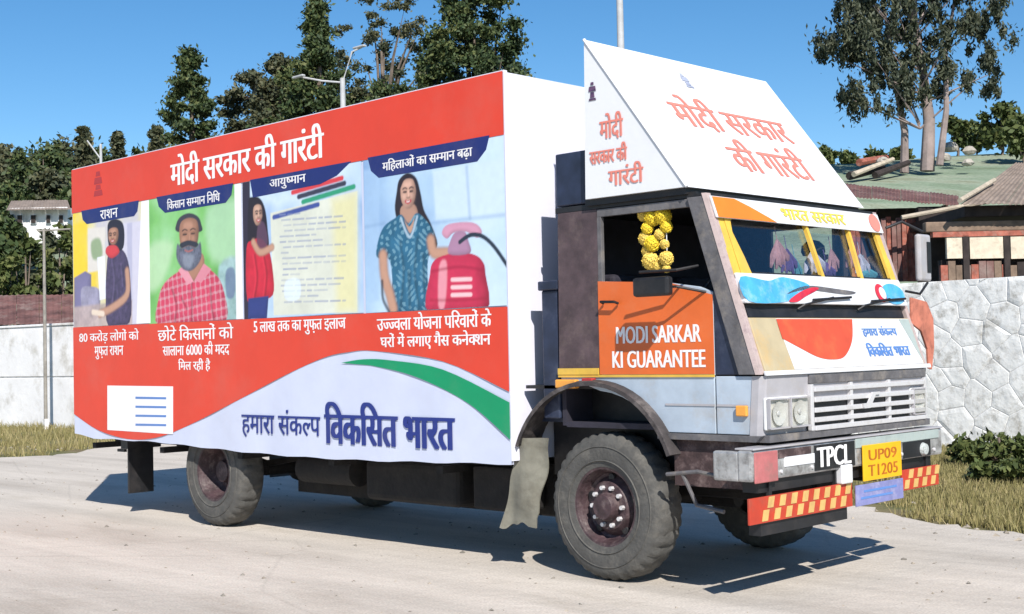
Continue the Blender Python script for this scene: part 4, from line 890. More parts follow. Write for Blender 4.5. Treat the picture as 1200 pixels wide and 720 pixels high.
# pebbles and crumbs on the road
def scatter(name, n, xr, yr, size, m, keep, kind='stuff', flatten=.6, z=0):
    k = RNG.random((n, 2))*[xr[1]-xr[0], yr[1]-yr[0]]+[xr[0], yr[0]]; k = np.array([p for p in k if keep(*p)])
    base = np.array([(1, 0, 0), (0, 1, 0), (-1, 0, 0), (0, -1, 0), (0, 0, 1)], float); fs = [(0, 1, 4), (1, 2, 4), (2, 3, 4), (3, 0, 4)]
    V = []; Fc = []
    for i, (x, y) in enumerate(k):
        a = RNG.random()*6.28; s = size*(.4+RNG.random()**2*1.6); c, q = math.cos(a), math.sin(a); b = base*[s, s*(.6+.5*RNG.random()), s*flatten]+RNG.normal(0, s*.15, (5, 3))
        V += [(x+c*p[0]-q*p[1], y+q*p[0]+c*p[1], z+max(-.002, p[2])) for p in b]; Fc += [tuple(i*5+j for j in f_) for f_ in fs]
    o = MB().add(V, Fc).build(name, m, recalc=False); tag(o, kind=kind); return o
m_peb = mat('pale_pebbles', (.30, .26, .21), rough=.95, var=.45, scale=3)
def on_road(x, y): return y < np.interp(x, [p[0] for p in edge if 1], [p[1] for p in edge]) if x > -15 else y < 2.2+(x+17)*.5
scatter('gravel', 3000, (-20, 6), (-5.5, 8), .010, m_peb, on_road)
scatter('gravel', 2400, (-24, 8), (1.5, 11), .022, m_peb, lambda x, y: abs(y-np.interp(x, [-24, -17, -14, -8, -3, 0, 8], [0, 5, 8.3, 8.2, 6.8, 4.4, 3.7])) < .8)

scatter('gravel', 420, (-14, 5), (-3.5, 7), .016, mat('grey_pebbles', (.22, .20, .17), rough=.95, var=.4, scale=3), on_road)

# ================================================================== PLANTS
def foliage_mat(name, c0, c1, c2, scale=1.2):
    m = bpy.data.materials.new(name); m.use_nodes = True; n = m.node_tree.nodes; L = m.node_tree.links
    p = n['Principled BSDF']; p.inputs['Roughness'].default_value = .6; p.inputs['Specular IOR Level'].default_value = .25
    gi = n.new('ShaderNodeNewGeometry'); r = n.new('ShaderNodeValToRGB'); e = r.color_ramp.elements; e.new(.5)
    for i, c in enumerate((c0, c1, c2)): e[i].position = (.15, .55, .95)[i]; e[i].color = (*c, 1)
    tc = n.new('ShaderNodeTexCoord'); ns = n.new('ShaderNodeTexNoise'); ns.inputs['Scale'].default_value = scale; ns.inputs['Detail'].default_value = 3; L.new(tc.outputs['Object'], ns.inputs['Vector'])
    a = n.new('ShaderNodeMath'); a.operation = 'MULTIPLY_ADD'; a.inputs[1].default_value = .45; L.new(gi.outputs['Random Per Island'], a.inputs[0]); 
    b = n.new('ShaderNodeMath'); b.operation = 'MULTIPLY'; b.inputs[1].default_value = .62; L.new(ns.outputs[0], b.inputs[0]); L.new(b.outputs[0], a.inputs[2])
    L.new(a.outputs[0], r.inputs[0]); L.new(r.outputs[0], p.inputs['Base Color']); return m
m_pine = foliage_mat('conifer_needles', (.018, .030, .018), (.050, .078, .028), (.16, .16, .055), .5)
m_pine2 = foliage_mat('dusky_needles', (.024, .034, .024), (.066, .076, .040), (.16, .14, .07), .5)
m_euc = foliage_mat('gum_leaves', (.020, .030, .026), (.060, .072, .045), (.14, .14, .08), .9)
m_bush = foliage_mat('shrub_leaves', (.03, .045, .015), (.075, .10, .03), (.17, .17, .06), .9)
m_grass = foliage_mat('dry_green_grass', (.12, .11, .04), (.25, .22, .09), (.46, .36, .20), .7)
m_bark = mat('grey_bark', (.16, .125, .10), rough=.9, var=.4, scale=3, bump=.8, bscale=9)
m_barkp = mat('pale_gum_bark', (.25, .20, .185), rough=.85, var=.35, scale=2, bump=.5, bscale=6)
def leaf_mesh(cent, rad, nper, size, droop=0.0, squash=.7, elong=1.9):
    cent = np.repeat(np.asarray(cent, float), nper, axis=0); rad = np.repeat(np.asarray(rad, float), nper); n = len(cent)
    d = RNG.normal(size=(n, 3)); d /= np.linalg.norm(d, axis=1)[:, None]; d *= np.abs(RNG.normal(0, .62, n))[:, None]; d[:, 2] *= squash
    p = cent+d*rad[:, None]
    a = RNG.normal(size=(n, 3)); a[:, 2] -= droop; a /= np.linalg.norm(a, axis=1)[:, None]
    b = np.cross(a, RNG.normal(size=(n, 3))); b /= np.linalg.norm(b, axis=1)[:, None]
    s = size*(.6+.8*RNG.random(n))[:, None]; a = a*s*elong*.5; b = b*s*.5
    V = np.stack([p-a, p+b, p+a, p-b], 1).reshape(-1, 3); return V
def quads(name, V, m, parent=None):
    n = len(V)//4; me = bpy.data.meshes.new(name); me.vertices.add(len(V)); me.vertices.foreach_set('co', V.astype(np.float32).ravel())
    me.loops.add(n*4); me.loops.foreach_set('vertex_index', np.arange(n*4, dtype=np.int32)); me.polygons.add(n)
    me.polygons.foreach_set('loop_start', np.arange(0, n*4, 4, dtype=np.int32)); me.polygons.foreach_set('loop_total', np.full(n, 4, np.int32))
    me.materials.append(m); me.update(calc_edges=True)
    o = bpy.data.objects.new(name, me); col.objects.link(o)
    if parent is not None: o.parent = parent
    return o
def limbs(p0, tips, r0, r1, mb, bend=.15):
    for t in tips:
        a = Vector(p0); b = Vector(t); m_ = a.lerp(b, .5)+Vector((0, 0, bend*(b-a).length)); mb.tube([a, m_, b], [r0, (r0+r1)/2, r1], 5, False)
def finish_tree(root, trunk, tm, V, lm):
    o = trunk.build('trunk', tm, None, smooth=True); o.parent = root
    quads('crown', V, lm, root)
def conifer(px, d, top, hw, label, lm=m_pine, name='conifer_tree', dens=1.0, low=.12, irr=.35, group=None, taper=.85, leaf=.16):
    b = at(px, d); z0 = float(hill_z(b.x, b.y))-.1; H = zat(px, top, d)-z0; Rm = hw/1548.7*d
    root = thing(name, label, 'tree', (b.x, b.y, z0), group)
    tr = MB().tube([(0, 0, 0), (Rm*.04, 0, H*.5), (0, Rm*.03, H*.98)], [H*.022+.05, H*.014+.03, .02], 8)
    C_ = []; Rd = []; lv = max(6, int(H*1.7)); ph = RNG.random()*6
    for k in range(lv):
        t = (k+.5)/lv; z = H*(low+(1-low)*t); rr = Rm*max(.05, (1-t)**taper)*(1+irr*(RNG.random()-.6))
        nb = 4+int(3*(1-t)+RNG.integers(0, 2)); ph += 1.1
        for q in range(nb):
            an = ph+q*2*math.pi/nb+RNG.normal()*.35; L0 = rr*(.65+.5*RNG.random()); e = (math.cos(an)*L0, math.sin(an)*L0, z-.10*L0+.1*RNG.normal())
            tr.tube([(0, 0, z-.05), e], [.03+.004*H*(1-t), .012], 4, False)
            for f_ in (.45, .75, 1.0):
                if RNG.random() < .93: C_.append((e[0]*f_, e[1]*f_, z+(e[2]-z)*f_+.12*RNG.normal())); Rd.append(max(.22, .30*L0*(1.15-.4*f_))+.05)
    C_.append((0, 0, H)); Rd.append(.25)
    V = leaf_mesh(C_, Rd, int(70*dens), leaf, droop=.3, squash=.6); finish_tree(root, tr, m_bark, V, lm); return root
def broad(px, d, top, hw, label, lm=m_bush, tm=m_bark, name='broadleaf_tree', n=40, per=130, crown0=.35, group=None, leaf=.15, droop=0.0, blob=.28, base_z=None, cat='tree', sq=1.0):
    b = at(px, d); z0 = (float(hill_z(b.x, b.y))-.1) if base_z is None else base_z; H = zat(px, top, d)-z0; Rm = hw/1548.7*d
    root = thing(name, label, cat, (b.x, b.y, z0), group)
    tr = MB().tube([(0, 0, 0), (Rm*.06, .03, H*crown0), (0, 0, H*.8)], [H*.02+.03, H*.014+.02, .02], 7)
    C_ = []; Rd = []
    zc = H*(crown0+1)/2; hz = H*(1-crown0)/2
    for k in range(n):
        v = RNG.normal(size=3); v /= np.linalg.norm(v); v *= RNG.random()**.33*.86; c = (v[0]*Rm, v[1]*Rm, zc+v[2]*hz*sq); C_.append(c); Rd.append(blob*Rm*(.7+.6*RNG.random()))
    limbs((0, 0, H*crown0*.9), C_[:12], H*.008+.012, .008, tr)
    V = leaf_mesh(C_, Rd, per, leaf, droop=droop, squash=.75); finish_tree(root, tr, tm, V, lm); return root
G1 = 'dark trees on the hillside behind the truck'
conifer(226, 45, 60, 74, 'dark conifer with a blunt top standing alone left of the taller trees', G1 and m_pine, group=G1, taper=.55, dens=4.5, leaf=.08)
conifer(300, 48, 86, 92, 'shorter round topped dark conifer between the lone conifer and the tallest one', m_pine2, group=G1, taper=.5, dens=4.2, leaf=.085)
conifer(376, 42, 0, 122, 'tallest broad dark conifer with a pointed top above the middle of the box', m_pine, group=G1, taper=.85, dens=5, leaf=.08)
conifer(330, 44, 66, 84, 'ragged conifer leaning against the left side of the tallest one', m_pine2, group=G1, taper=.6, dens=4.2, leaf=.08)
broad(470, 41, 50, 62, 'rounded dark green tree filling the gap above the box', m_pine, n=70, per=700, group=G1, crown0=.25, leaf=.075, blob=.24)
broad(420, 43, 66, 45, 'dusky low tree under the street lamp arms', m_pine2, n=44, per=620, group=G1, crown0=.2, leaf=.075, blob=.25)
broad(452, 58, -30, 75, 'thin see-through pine with sky showing between its tufts', m_pine2, n=64, per=190, crown0=.50, blob=.11, leaf=.085, group=G1, name='pine_tree')
broad(562, 44, -70, 74, 'big dark tree running off the top of the photo near the box front', m_pine, n=150, per=650, crown0=.22, blob=.18, group=G1, leaf=.08)
broad(598, 52, 62, 24, 'small dark tree peeping over the front corner of the box', m_pine2, n=16, per=150, crown0=.4, group=G1, blob=.3)
broad(520, 47, 40, 36, 'green bushy tree against the left flank of the big dark tree', m_pine2, n=40, per=560, crown0=.3, group=G1, leaf=.08)
G2 = 'far trees on the left hillside'
far = [(8, 88, 160, 36), (30, 96, 166, 36), (52, 84, 156, 38), (78, 92, 162, 34), (100, 88, 150, 26), (116, 98, 170, 26), (140, 90, 156, 14), (165, 84, 168, 20), (186, 78, 150, 20), (60, 78, 195, 34), (22, 76, 200, 34), (100, 76, 196, 32), (130, 80, 186, 28), (150, 70, 190, 26), (8, 60, 250, 26), (-20, 80, 170, 40), (-60, 84, 165, 44)]
flab = ['far dark tree at the left end of the wooded skyline', 'far tree just right of the skyline left end', 'high rounded far tree above the pole on the left', 'far tree right of the high rounded one on the skyline', 'small pointed tree on the skyline left of the box corner',
        'low far tree over the rear corner of the box', 'slim lone tree just above the rear top edge of the box', 'far tree between the slim lone tree and the lone conifer', 'small dark tree at the foot of the lone conifer', 'dark tree in the lower row above the little white house',
        'dark tree in the lower row at the left edge', 'dark tree in the lower row behind the box rear corner', 'tree in the lower row showing just over the box rear corner', 'bushy tree partly behind the rear top corner of the box', 'dark tree beside the little white house at the left edge', 'tree beyond the left edge of the photo on the hillside', 'far tree outermost to the left on the hillside']
for k, (a, b_, c, d_) in enumerate(far):
    (conifer(a, b_, c, d_, flab[k], m_pine if k % 2 else m_pine2, dens=1.2, taper=.6, group=G2, leaf=.20, irr=.5) if k in (4, 6, 8) else broad(a, b_, c, d_, flab[k], m_pine if k % 3 else m_pine2, n=46, per=190, leaf=.19, crown0=.05, group=G2, blob=.34))
# gum tree on the right
def gum():
    px, d = 1088, 45; b = at(px, d); z0 = float(hill_z(b.x, b.y))-.1
    root = thing('gum_tree', 'tall gum tree with pale forked trunks and drooping dark foliage on the green slope', 'tree', (b.x, b.y, z0))
    ux, uy = RGT
    def P(qx, qy, dep=0.0): s = (qx-px)/1548.7*d; return (ux*s+FWD[0]*dep, uy*s+FWD[1]*dep, zat(qx, qy, d)-z0)
    tr = MB(); tr.tube([P(1092, 200), P(1096, 140), P(1094, 80, .3), P(1080, 0), P(1075, -70)], [.25, .20, .14, .09, .04], 9)
    tr.tube([P(1070, 200, .5), P(1072, 150, .5), P(1062, 95, .4), P(1050, 30), P(1040, -40)], [.16, .13, .09, .06, .03], 8)
    tr.tube([P(1102, 195, -.4), P(1112, 130, -.4), P(1118, 60), P(1130, 0), P(1140, -50)], [.13, .10, .07, .05, .02], 8)
    C_ = []; Rd = []
    blobs = [(1060, 20, 62, 34, 46), (1020, 45, 40, 22, 26), (990, 48, 20, 16, 12), (1045, 85, 42, 26, 28), (1008, 108, 16, 20, 10), (1030, 122, 18, 12, 6), (1098, 45, 34, 30, 16), (1150, 25, 34, 16, 14), (1168, 62, 14, 22, 9), (1120, 92, 26, 24, 12), (1175, 10, 18, 18, 8), (1010, 5, 34, 22, 18), (1072, -30, 80, 30, 40), (1160, 108, 24, 6, 5), (1075, 110, 22, 18, 10), (1130, -20, 50, 24, 20)]
    for (cx, cy, rx, ry, n) in blobs:
        for k in range(n):
            q = np.clip(RNG.normal(size=2)*.5, -1, 1); dep = RNG.normal()*max(rx, 30)/1548.7*d*.55
            c = P(cx+q[0]*rx, cy+q[1]*ry, dep); C_.append(c); Rd.append(.13+.17*RNG.random())
            if k % 14 == 0: tr.tube([P(1085, min(150, cy+60)), c], [.04, .01], 4, False)
    V = leaf_mesh(C_, Rd, 150, .07, droop=1.4, squash=1.7, elong=2.6)
    finish_tree(root, tr, m_barkp, V, m_euc)
gum()
G3 = 'shrubs on the green slope'
sh = [(1180, 50, 122, 30, 'bushy green shrub at the right edge above the slope'), (1150, 54, 142, 26, 'shrub between the gum tree and the right edge'), (1128, 52, 130, 18, 'small shrub behind the gum tree trunks'), (1205, 47, 135, 26, 'shrub beyond the right edge'),
      (972, 60, 168, 14, 'small round bush on the skyline beside the board'), (1000, 62, 178, 16, 'low bush left of the fallen timber'), (1035, 60, 172, 18, 'low bush behind the fallen timber'), (1060, 58, 168, 14, 'low bush at the left foot of the gum tree')]
sh += [(640, 52, 250, 60, 'shrub on the slope hidden behind the box front'), (720, 46, 262, 55, 'shrub on the slope behind the slanted board'), (800, 50, 250, 60, 'shrub on the slope behind the cab roof'), (880, 47, 262, 50, 'shrub on the slope behind the windscreen'), (940, 54, 240, 40, 'shrub on the slope behind the far side of the cab')]
for (a, b_, c, d_, l) in sh: broad(a, b_, c, d_, l, m_bush, n=18, per=130, crown0=.12, leaf=.13, group=G3, name='shrub', cat='shrub', blob=.33)
G4 = 'bushes behind the left wall'
for (a, b_, c, d_, l) in [(30, 44, 268, 30, 'green bush above the rusty roof at the left'), (70, 46, 258, 26, 'green bush right of the pole above the rusty roof'), (95, 42, 270, 22, 'bush half behind the box rear edge'), (5, 43, 285, 24, 'bush cut by the left edge of the photo'), (50, 52, 262, 26, 'lighter bush below the little white house'), (88, 56, 228, 22, 'taller bush right of the little white house')]:
    broad(a, b_, c, d_, l, m_bush if b_ < 50 else m_pine2, n=24, per=120, crown0=.1, leaf=.16, group=G4, name='bush', cat='bush')
# weeds at the foot of the right wall
G5 = 'weeds at the foot of the whitewashed wall'
for (a, b_, c, d_, l) in [(1128, 17.6, 512, 28, 'dark green weed clump beside the bumper end'), (1165, 17.4, 503, 28, 'leafy weed clump at the wall foot near the right edge'), (1198, 17.2, 508, 24, 'weed clump at the right edge of the photo'), (1145, 15.6, 538, 24, 'lower weed clump in front of the leafy one'), (1185, 15.4, 540, 24, 'low weed clump nearest the right edge')]:
    broad(a, b_, c, d_, l, m_bush, n=16, per=110, crown0=.05, leaf=.05, group=G5, name='weed', cat='weed', base_z=-.05, blob=.34)

def grass(name, pts, h, m, n0=4, wdt=.012):
    pts = np.asarray(pts); n = len(pts); P = np.repeat(pts, n0, axis=0); k = len(P); P = P+RNG.normal(0, .03, (k, 2))
    a = RNG.random(k)*6.28; lean = RNG.normal(0, .35, (k, 2)); hh = h*(.4+.9*RNG.random(k)); w_ = wdt*(.6+.8*RNG.random(k))
    dx = np.cos(a)*w_; dy = np.sin(a)*w_
    V = np.zeros((k, 4, 3)); V[:, 0, 0] = P[:, 0]-dx; V[:, 0, 1] = P[:, 1]-dy; V[:, 1, 0] = P[:, 0]+dx; V[:, 1, 1] = P[:, 1]+dy; V[:, :2, 2] = -.03
    tx = P[:, 0]+lean[:, 0]*hh; ty = P[:, 1]+lean[:, 1]*hh
    V[:, 2, 0] = tx+dx*.2; V[:, 2, 1] = ty+dy*.2; V[:, 3, 0] = tx-dx*.2; V[:, 3, 1] = ty-dy*.2; V[:, 2:, 2] = hh[:, None]
    o = quads(name, V.reshape(-1, 3), m); tag(o, kind='stuff'); return o
ex = [p[0] for p in edge]; ey = [p[1] for p in edge]
def patch(n, xr, yr, cond):
    p = RNG.random((n, 2))*[xr[1]-xr[0], yr[1]-yr[0]]+[xr[0], yr[0]]; return np.array([q for q in p if cond(q[0], q[1])])
def clumpy(x, y): return math.sin(x*2.1+y*1.3)+math.sin(x*.9-y*2.7)+RNG.normal()*.7 > -.5
def right_v(x, y): return x > -4 and y > np.interp(x, [-4, -1.1, .2, 2, 6, 14], [7.3, 5.2, 4.35, 3.9, 3.6, 4.2])+.12 and clumpy(x, y)
def left_v(x, y):
    if x > -12: return False
    e = np.interp(x, [-34, -22, -17, -15.9], [-4.6, .3, 2.6, 4.0]) if x < -15.9 else 99
    if -17.4 < x < -15: e = 8 if y > 4 and x > -17.0 else e
    if x > -15.9: e = 8.3
    return y > e+.2 and clumpy(x, y)
grass('grass', patch(42000, (-4, 9), (3.6, 13), right_v), .07, m_grass, 4, .006)
grass('grass', patch(16000, (-34, -12), (-2, 9.3), left_v), .13, m_grass, 4, .010)

# ================================================================== WALLS
m_wash = mat('whitewashed_plaster', (.76, .75, .75), rough=.9, var=.08, scale=1.2, dirt=(.34, .31, .25), damt=.8, dscale=1.1, bump=.4, bscale=7)
m_stonew = mat('whitewashed_stone', (.86, .85, .82), rough=.9, var=.10, scale=3.5, dirt=(.30, .27, .22), damt=.95, dscale=4.5, bump=1.0, bscale=5)
m_mortar = mat('whitewashed_mortar', (.70, .68, .66), rough=.95, var=.30, scale=5, bump=.6)
# left wall: precast panels between posts
lw = thing('panel_wall', 'long whitewashed compound wall of plaster panels with one level groove, left of the truck', 'wall', (-24.5, 8.6, 0))
Ra = at(985, 22.2); Rb = at(1340, 18.2); du2 = (Rb-Ra).normalized()
La = Vector((-40.5, 6.6, 0)); Lb = Vector((-13.5, 9.9, 0)); du = (Lb-La).normalized(); dn = Vector((-du.y, du.x, 0)); LL = (Lb-La).length
def wallbox(a, u0, u1, z0, z1, t0, t1, du=du, dn=dn):
    q = lambda u, t, z: a+du*u+dn*t+Vector((0, 0, z))
    return MB().hexa([q(u0, t0, z0), q(u1, t0, z0), q(u1, t0, z1), q(u0, t0, z1)], [q(u0, t1, z0), q(u1, t1, z0), q(u1, t1, z1), q(u0, t1, z1)])
Lc = Ra-du2*3.15+Vector((0, .05, 0))
for (A_, B_, nP) in ((La, Lb, 9), (Lb, Lc, 2)):
    e_ = (B_-A_).normalized(); m_ = Vector((-e_.y, e_.x, 0)); W_ = (B_-A_).length
    wallbox(A_, 0, W_, -.05, 2.50, .03, .22, e_, m_).build('wall_core', m_mortar, lw)
    for k in range(nP):
        u0 = W_*k/nP; u1 = W_*(k+1)/nP
        wallbox(A_, u0+.012, u1-.012, -.05, 1.225, 0, .035, e_, m_).build('panel', m_wash, lw, bevel=.01)
        wallbox(A_, u0+.012, u1-.012, 1.26, 2.52, 0, .035, e_, m_).build('panel', m_wash, lw, bevel=.01)
    wallbox(A_, 0.0, W_, 2.521, 2.58, -.03, .25, e_, m_).build('coping', m_wash, lw, bevel=.012)
# right wall: whitewashed rubble
Rb = at(1460, 16.8); du2 = (at(1340, 18.2)-Ra).normalized(); dn2 = Vector((-du2.y, du2.x, 0)); RL = (Rb-Ra).length
Ra = Ra-du2*3.0; RL += 3.0
rwl = thing('rubble_wall', 'whitewashed rubble stone wall with dark open joints, right of the truck', 'wall', (Ra.x+du2.x*RL/2, Ra.y+du2.y*RL/2, 0))
HW = 2.60
wallbox(Ra, 0, RL, -.1, HW-.01, .0215, .45, du2, dn2).build('wall_core', m_mortar, rwl)
cnt = 0
gx_, gz_ = .50, .34; seeds = []
for r_ in range(-1, int(HW/gz_)+2):
    for c_ in range(-1, int(RL/gx_)+2): seeds.append(((c_+(.5 if r_ % 2 else 0)+RNG.normal()*.20)*gx_, -.08+(r_+.5+RNG.normal()*.17)*gz_))
sd_ = np.array(seeds)
for k, (sx_, sz_) in enumerate(seeds):
    poly = [(0.01, -.08), (RL-.01, -.08), (RL-.01, HW), (0.01, HW)]
    dd_ = np.hypot(sd_[:, 0]-sx_, sd_[:, 1]-sz_)
    for t in np.argsort(dd_)[1:14]:
        ox, oz = seeds[t]; mx_, mz_ = (sx_+ox)/2, (sz_+oz)/2; nx_, nz_ = ox-sx_, oz-sz_; ln = math.hypot(nx_, nz_); nx_ /= ln; nz_ /= ln
        mx_ -= nx_*(.002+.005*(k % 5 == 0)); mz_ -= nz_*(.002+.005*(k % 5 == 0)); out = []
        for q in range(len(poly)):
            a_, b_ = poly[q], poly[(q+1) % len(poly)]; da = (a_[0]-mx_)*nx_+(a_[1]-mz_)*nz_; db = (b_[0]-mx_)*nx_+(b_[1]-mz_)*nz_
            if da <= 0: out.append(a_)
            if da*db < 0: u_ = da/(da-db); out.append((a_[0]+(b_[0]-a_[0])*u_, a_[1]+(b_[1]-a_[1])*u_))
        poly = out
        if len(poly) < 3: break
    if len(poly) < 3: continue
    n_ = len(poly); cxx = sum(p[0] for p in poly)/n_; czz = sum(p[1] for p in poly)/n_; pr = .001+.008*RNG.random()**2
    if max(p[0] for p in poly)-min(p[0] for p in poly) < .08: continue
    q = lambda u_, t, zz: Ra+du2*u_+dn2*t+Vector((0, 0, zz))
    r1 = [(cxx+(a-cxx)*.965+RNG.normal()*.004, czz+(b-czz)*.96+RNG.normal()*.004) for a, b in poly]; r2 = [(cxx+(a-cxx)*.72, czz+(b-czz)*.70) for a, b in poly]
    vs = [q(a, .06, b) for a, b in poly]+[q(a, .0235, b) for a, b in poly]+[q(a, .0175, b) for a, b in r1]+[q(a+RNG.normal()*.01, .0165-pr, b) for a, b in r2]
    fs = [(w_*n_+t, w_*n_+(t+1) % n_, (w_+1)*n_+(t+1) % n_, (w_+1)*n_+t) for w_ in range(3) for t in range(n_)]+[tuple(range(3*n_, 4*n_))]
    MB().add(vs, fs).build('stone', m_stonew, rwl); cnt += 1
    # joints stay filled nearly flush
print('stones', cnt)

# ================================================================== POLES AND LAMPS
m_poleb = mat('weathered_pole', (.26, .24, .21), rough=.8, var=.3, scale=5, bump=.3)
m_polew = mat('pale_pole_paint', (.42, .43, .44), rough=.6, var=.15, scale=4, dirt=(.25, .22, .2), damt=.5)
m_wood = mat('weathered_wood', (.20, .14, .10), rough=.9, var=.35, scale=5, dirt=(.10, .06, .05), damt=.6, bump=.4)
m_woodl = mat('pale_sawn_wood', (.42, .36, .28), rough=.9, var=.25, scale=6, bump=.3)
m_rusty = mat('rusty_tin', (.15, .07, .06), rough=.8, var=.5, scale=2, dirt=(.30, .23, .20), damt=.85, dscale=1.5, bump=.3)
m_browntin = mat('brown_grey_tin', (.24, .19, .155), rough=.85, var=.3, scale=3, dirt=(.13, .09, .07), damt=.6, dscale=5, bump=.3)
m_dark = mat('dark_timber_shade', (.03, .022, .02), rough=.9, var=.5, scale=6)  # dark timber colour; on back walls it also carries the shade of openings
m_creamw = mat('cream_wall', (.62, .54, .42), rough=.9, var=.15, scale=6, dirt=(.3, .24, .18), damt=.6, dscale=9)
m_redw = mat('reddish_boards', (.30, .09, .06), rough=.85, var=.5, scale=7, dirt=(.32, .22, .18), damt=.7, dscale=9)
def pole(px, d, top, label, r, base=None, name='utility_pole'):
    b = at(px, d); z0 = float(hill_z(b.x, b.y)) if base is None else base
    o = thing(name, label, 'pole', (b.x, b.y, z0)); H = zat(px, top, d)-z0
    s = MB().tube([(0, 0, -.2), (0, 0, H*.6), (0, 0, H)], [r, r*.9, r*.7], 10).build('shaft', m_polew, None, smooth=True); s.parent = o
    return o, H
def kid(mb, name, m, root, **k):
    o = mb.build(name, m, None, **k); o.parent = root; return o
o, H = pole(52, 32.0, 268, 'thin grey-brown pole with a short cross arm standing in front of the left wall', .045, 0); o.children[0].data.materials[0] = m_poleb
kid(MB().tube([(-RGT[0]*.15, -RGT[1]*.15, H-.05), (RGT[0]*.65, RGT[1]*.65, H-.02)], .022, 6), 'cross_arm', m_poleb, o)
kid(MB().box(-.05, .05, -.05, .05, 0, .25), 'foot', m_mortar, o)
o, H = pole(735, 24, -40, 'thick pale pole rising behind the slanted board', .085)
kid(MB().tube([(-RGT[0]*.5, -RGT[1]*.5, H-.3), (RGT[0]*.5, RGT[1]*.5, H-.3)], .04, 6), 'cross_arm', m_polew, o)
for s in (-.42, .42): kid(MB().lathe([(0, .16), (.03, .14), (.05, .07), (.03, .0)], 8, (RGT[0]*s, RGT[1]*s, H-.27), axis='Z'), 'insulator', m_whitep, o)
o, H = pole(406, 30, 90, 'street lamp with two pale arms among the dark trees behind the box', .085, name='street_lamp'); o['category'] = 'street lamp'
for (s, z1) in ((-.95, .05), (.45, .70)):
    kid(MB().tube([(0, 0, H-.1), (RGT[0]*s*.5, RGT[1]*s*.5, H-.1+z1), (RGT[0]*s, RGT[1]*s, H+z1)], .022, 6), 'arm', m_polew, o, smooth=True)
    kid(MB().box(RGT[0]*s-.22, RGT[0]*s+.18, RGT[1]*s-.10, RGT[1]*s-.0, H+z1-.02, H+z1+.03), 'lamp_head', m_polew, o, bevel=.02)
o, H = pole(120, 34, 168, 'thin grey pole tip showing over the rear corner of the box', .05)
kid(MB().tube([(0, 0, H-.4), (-RGT[0]*.35, -RGT[1]*.35, H+.1)], .02, 6), 'stay', m_polew, o)

# ================================================================== HUTS
def q3(px, py, d): p = at(px, d); p.z = zat(px, py, d); return p
def tin(a, b, c, d_, n, m, parent, amp=.012, name='tin_sheet'):
    "corrugated sheets over the quad a(front left) b(front right) c(back right) d(back left), n sheets side by side"
    a, b, c, d_ = map(Vector, (a, b, c, d_)); nn_ = (b-a).cross(d_-a).normalized()
    if nn_.z < 0: nn_ = -nn_
    for k in range(n):
        vs = []; M_ = 12; t0, t1 = k/n, (k+1)/n-.002
        for i in range(M_+1):
            t = t0+(t1-t0)*i/M_; off = nn_*(amp*math.sin(i*math.pi/1.5)+.012*(k % 2)); p = a.lerp(b, t)+off; q = d_.lerp(c, t)+off
            vs += [p, q, p-nn_*.01, q-nn_*.01]
        fs = [(4*i, 4*i+4, 4*i+5, 4*i+1) for i in range(M_)]+[(4*i+2, 4*i+3, 4*i+7, 4*i+6) for i in range(M_)]+[(4*i, 4*i+2, 4*i+6, 4*i+4) for i in range(M_)]+[(4*i+1, 4*i+5, 4*i+7, 4*i+3) for i in range(M_)]
        MB().add(vs, fs).build(name, m, parent, recalc=False)
def qbox(px0, px1, py0, py1, d0, d1):
    "upright block between two bearings, two heights (seen at depth d0) and two depths"
    z0, z1 = zat((px0+px1)/2, py1, d0), zat((px0+px1)/2, py0, d0)
    a, b = at(px0, d0), at(px1, d0); f_ = Vector((FWD[0], FWD[1], 0))*(d1-d0)
    P = lambda p, z: Vector((p.x, p.y, z))
    return MB().hexa([P(a, z0), P(b, z0), P(b, z1), P(a, z1)], [P(a, z0)+f_, P(b, z0)+f_, P(b, z1)+f_, P(a, z1)+f_])
# left: rusty roofed hut behind the wall
b = at(45, 38); ht = thing('hut', 'low hut with a rusty corrugated roof just behind the left wall', 'hut', (b.x, b.y, 0))
tin(q3(-60, 381, 36), q3(125, 380, 36), q3(125, 345, 40), q3(-60, 347, 40), 7, m_rusty, ht)
qbox(-55, 120, 385, 440, 36.4, 39.6).build('wall', m_creamw, ht)
# left: little white house
b = at(42, 62); hs = thing('house', 'little white house with dark windows on the wooded hill at the left', 'house', (b.x, b.y, float(hill_z(b.x, b.y))))
hw_ = qbox(12, 80, 243, 285, 60, 65).build('wall', m_wash, hs)
tin(q3(8, 246, 59.4), q3(84, 245, 59.4), q3(80, 234, 63), q3(14, 235, 63), 5, m_browntin, hs)
for (a, c) in ((20, 27), (36, 43), (54, 60), (69, 75)):
    wn = qbox(a, c, 251, 262, 59.9, 60.05).build('window', m_whitep, hs); qbox(a+.8, c-.8, 252, 261, 59.85, 59.89).build('pane', m_dark, wn)
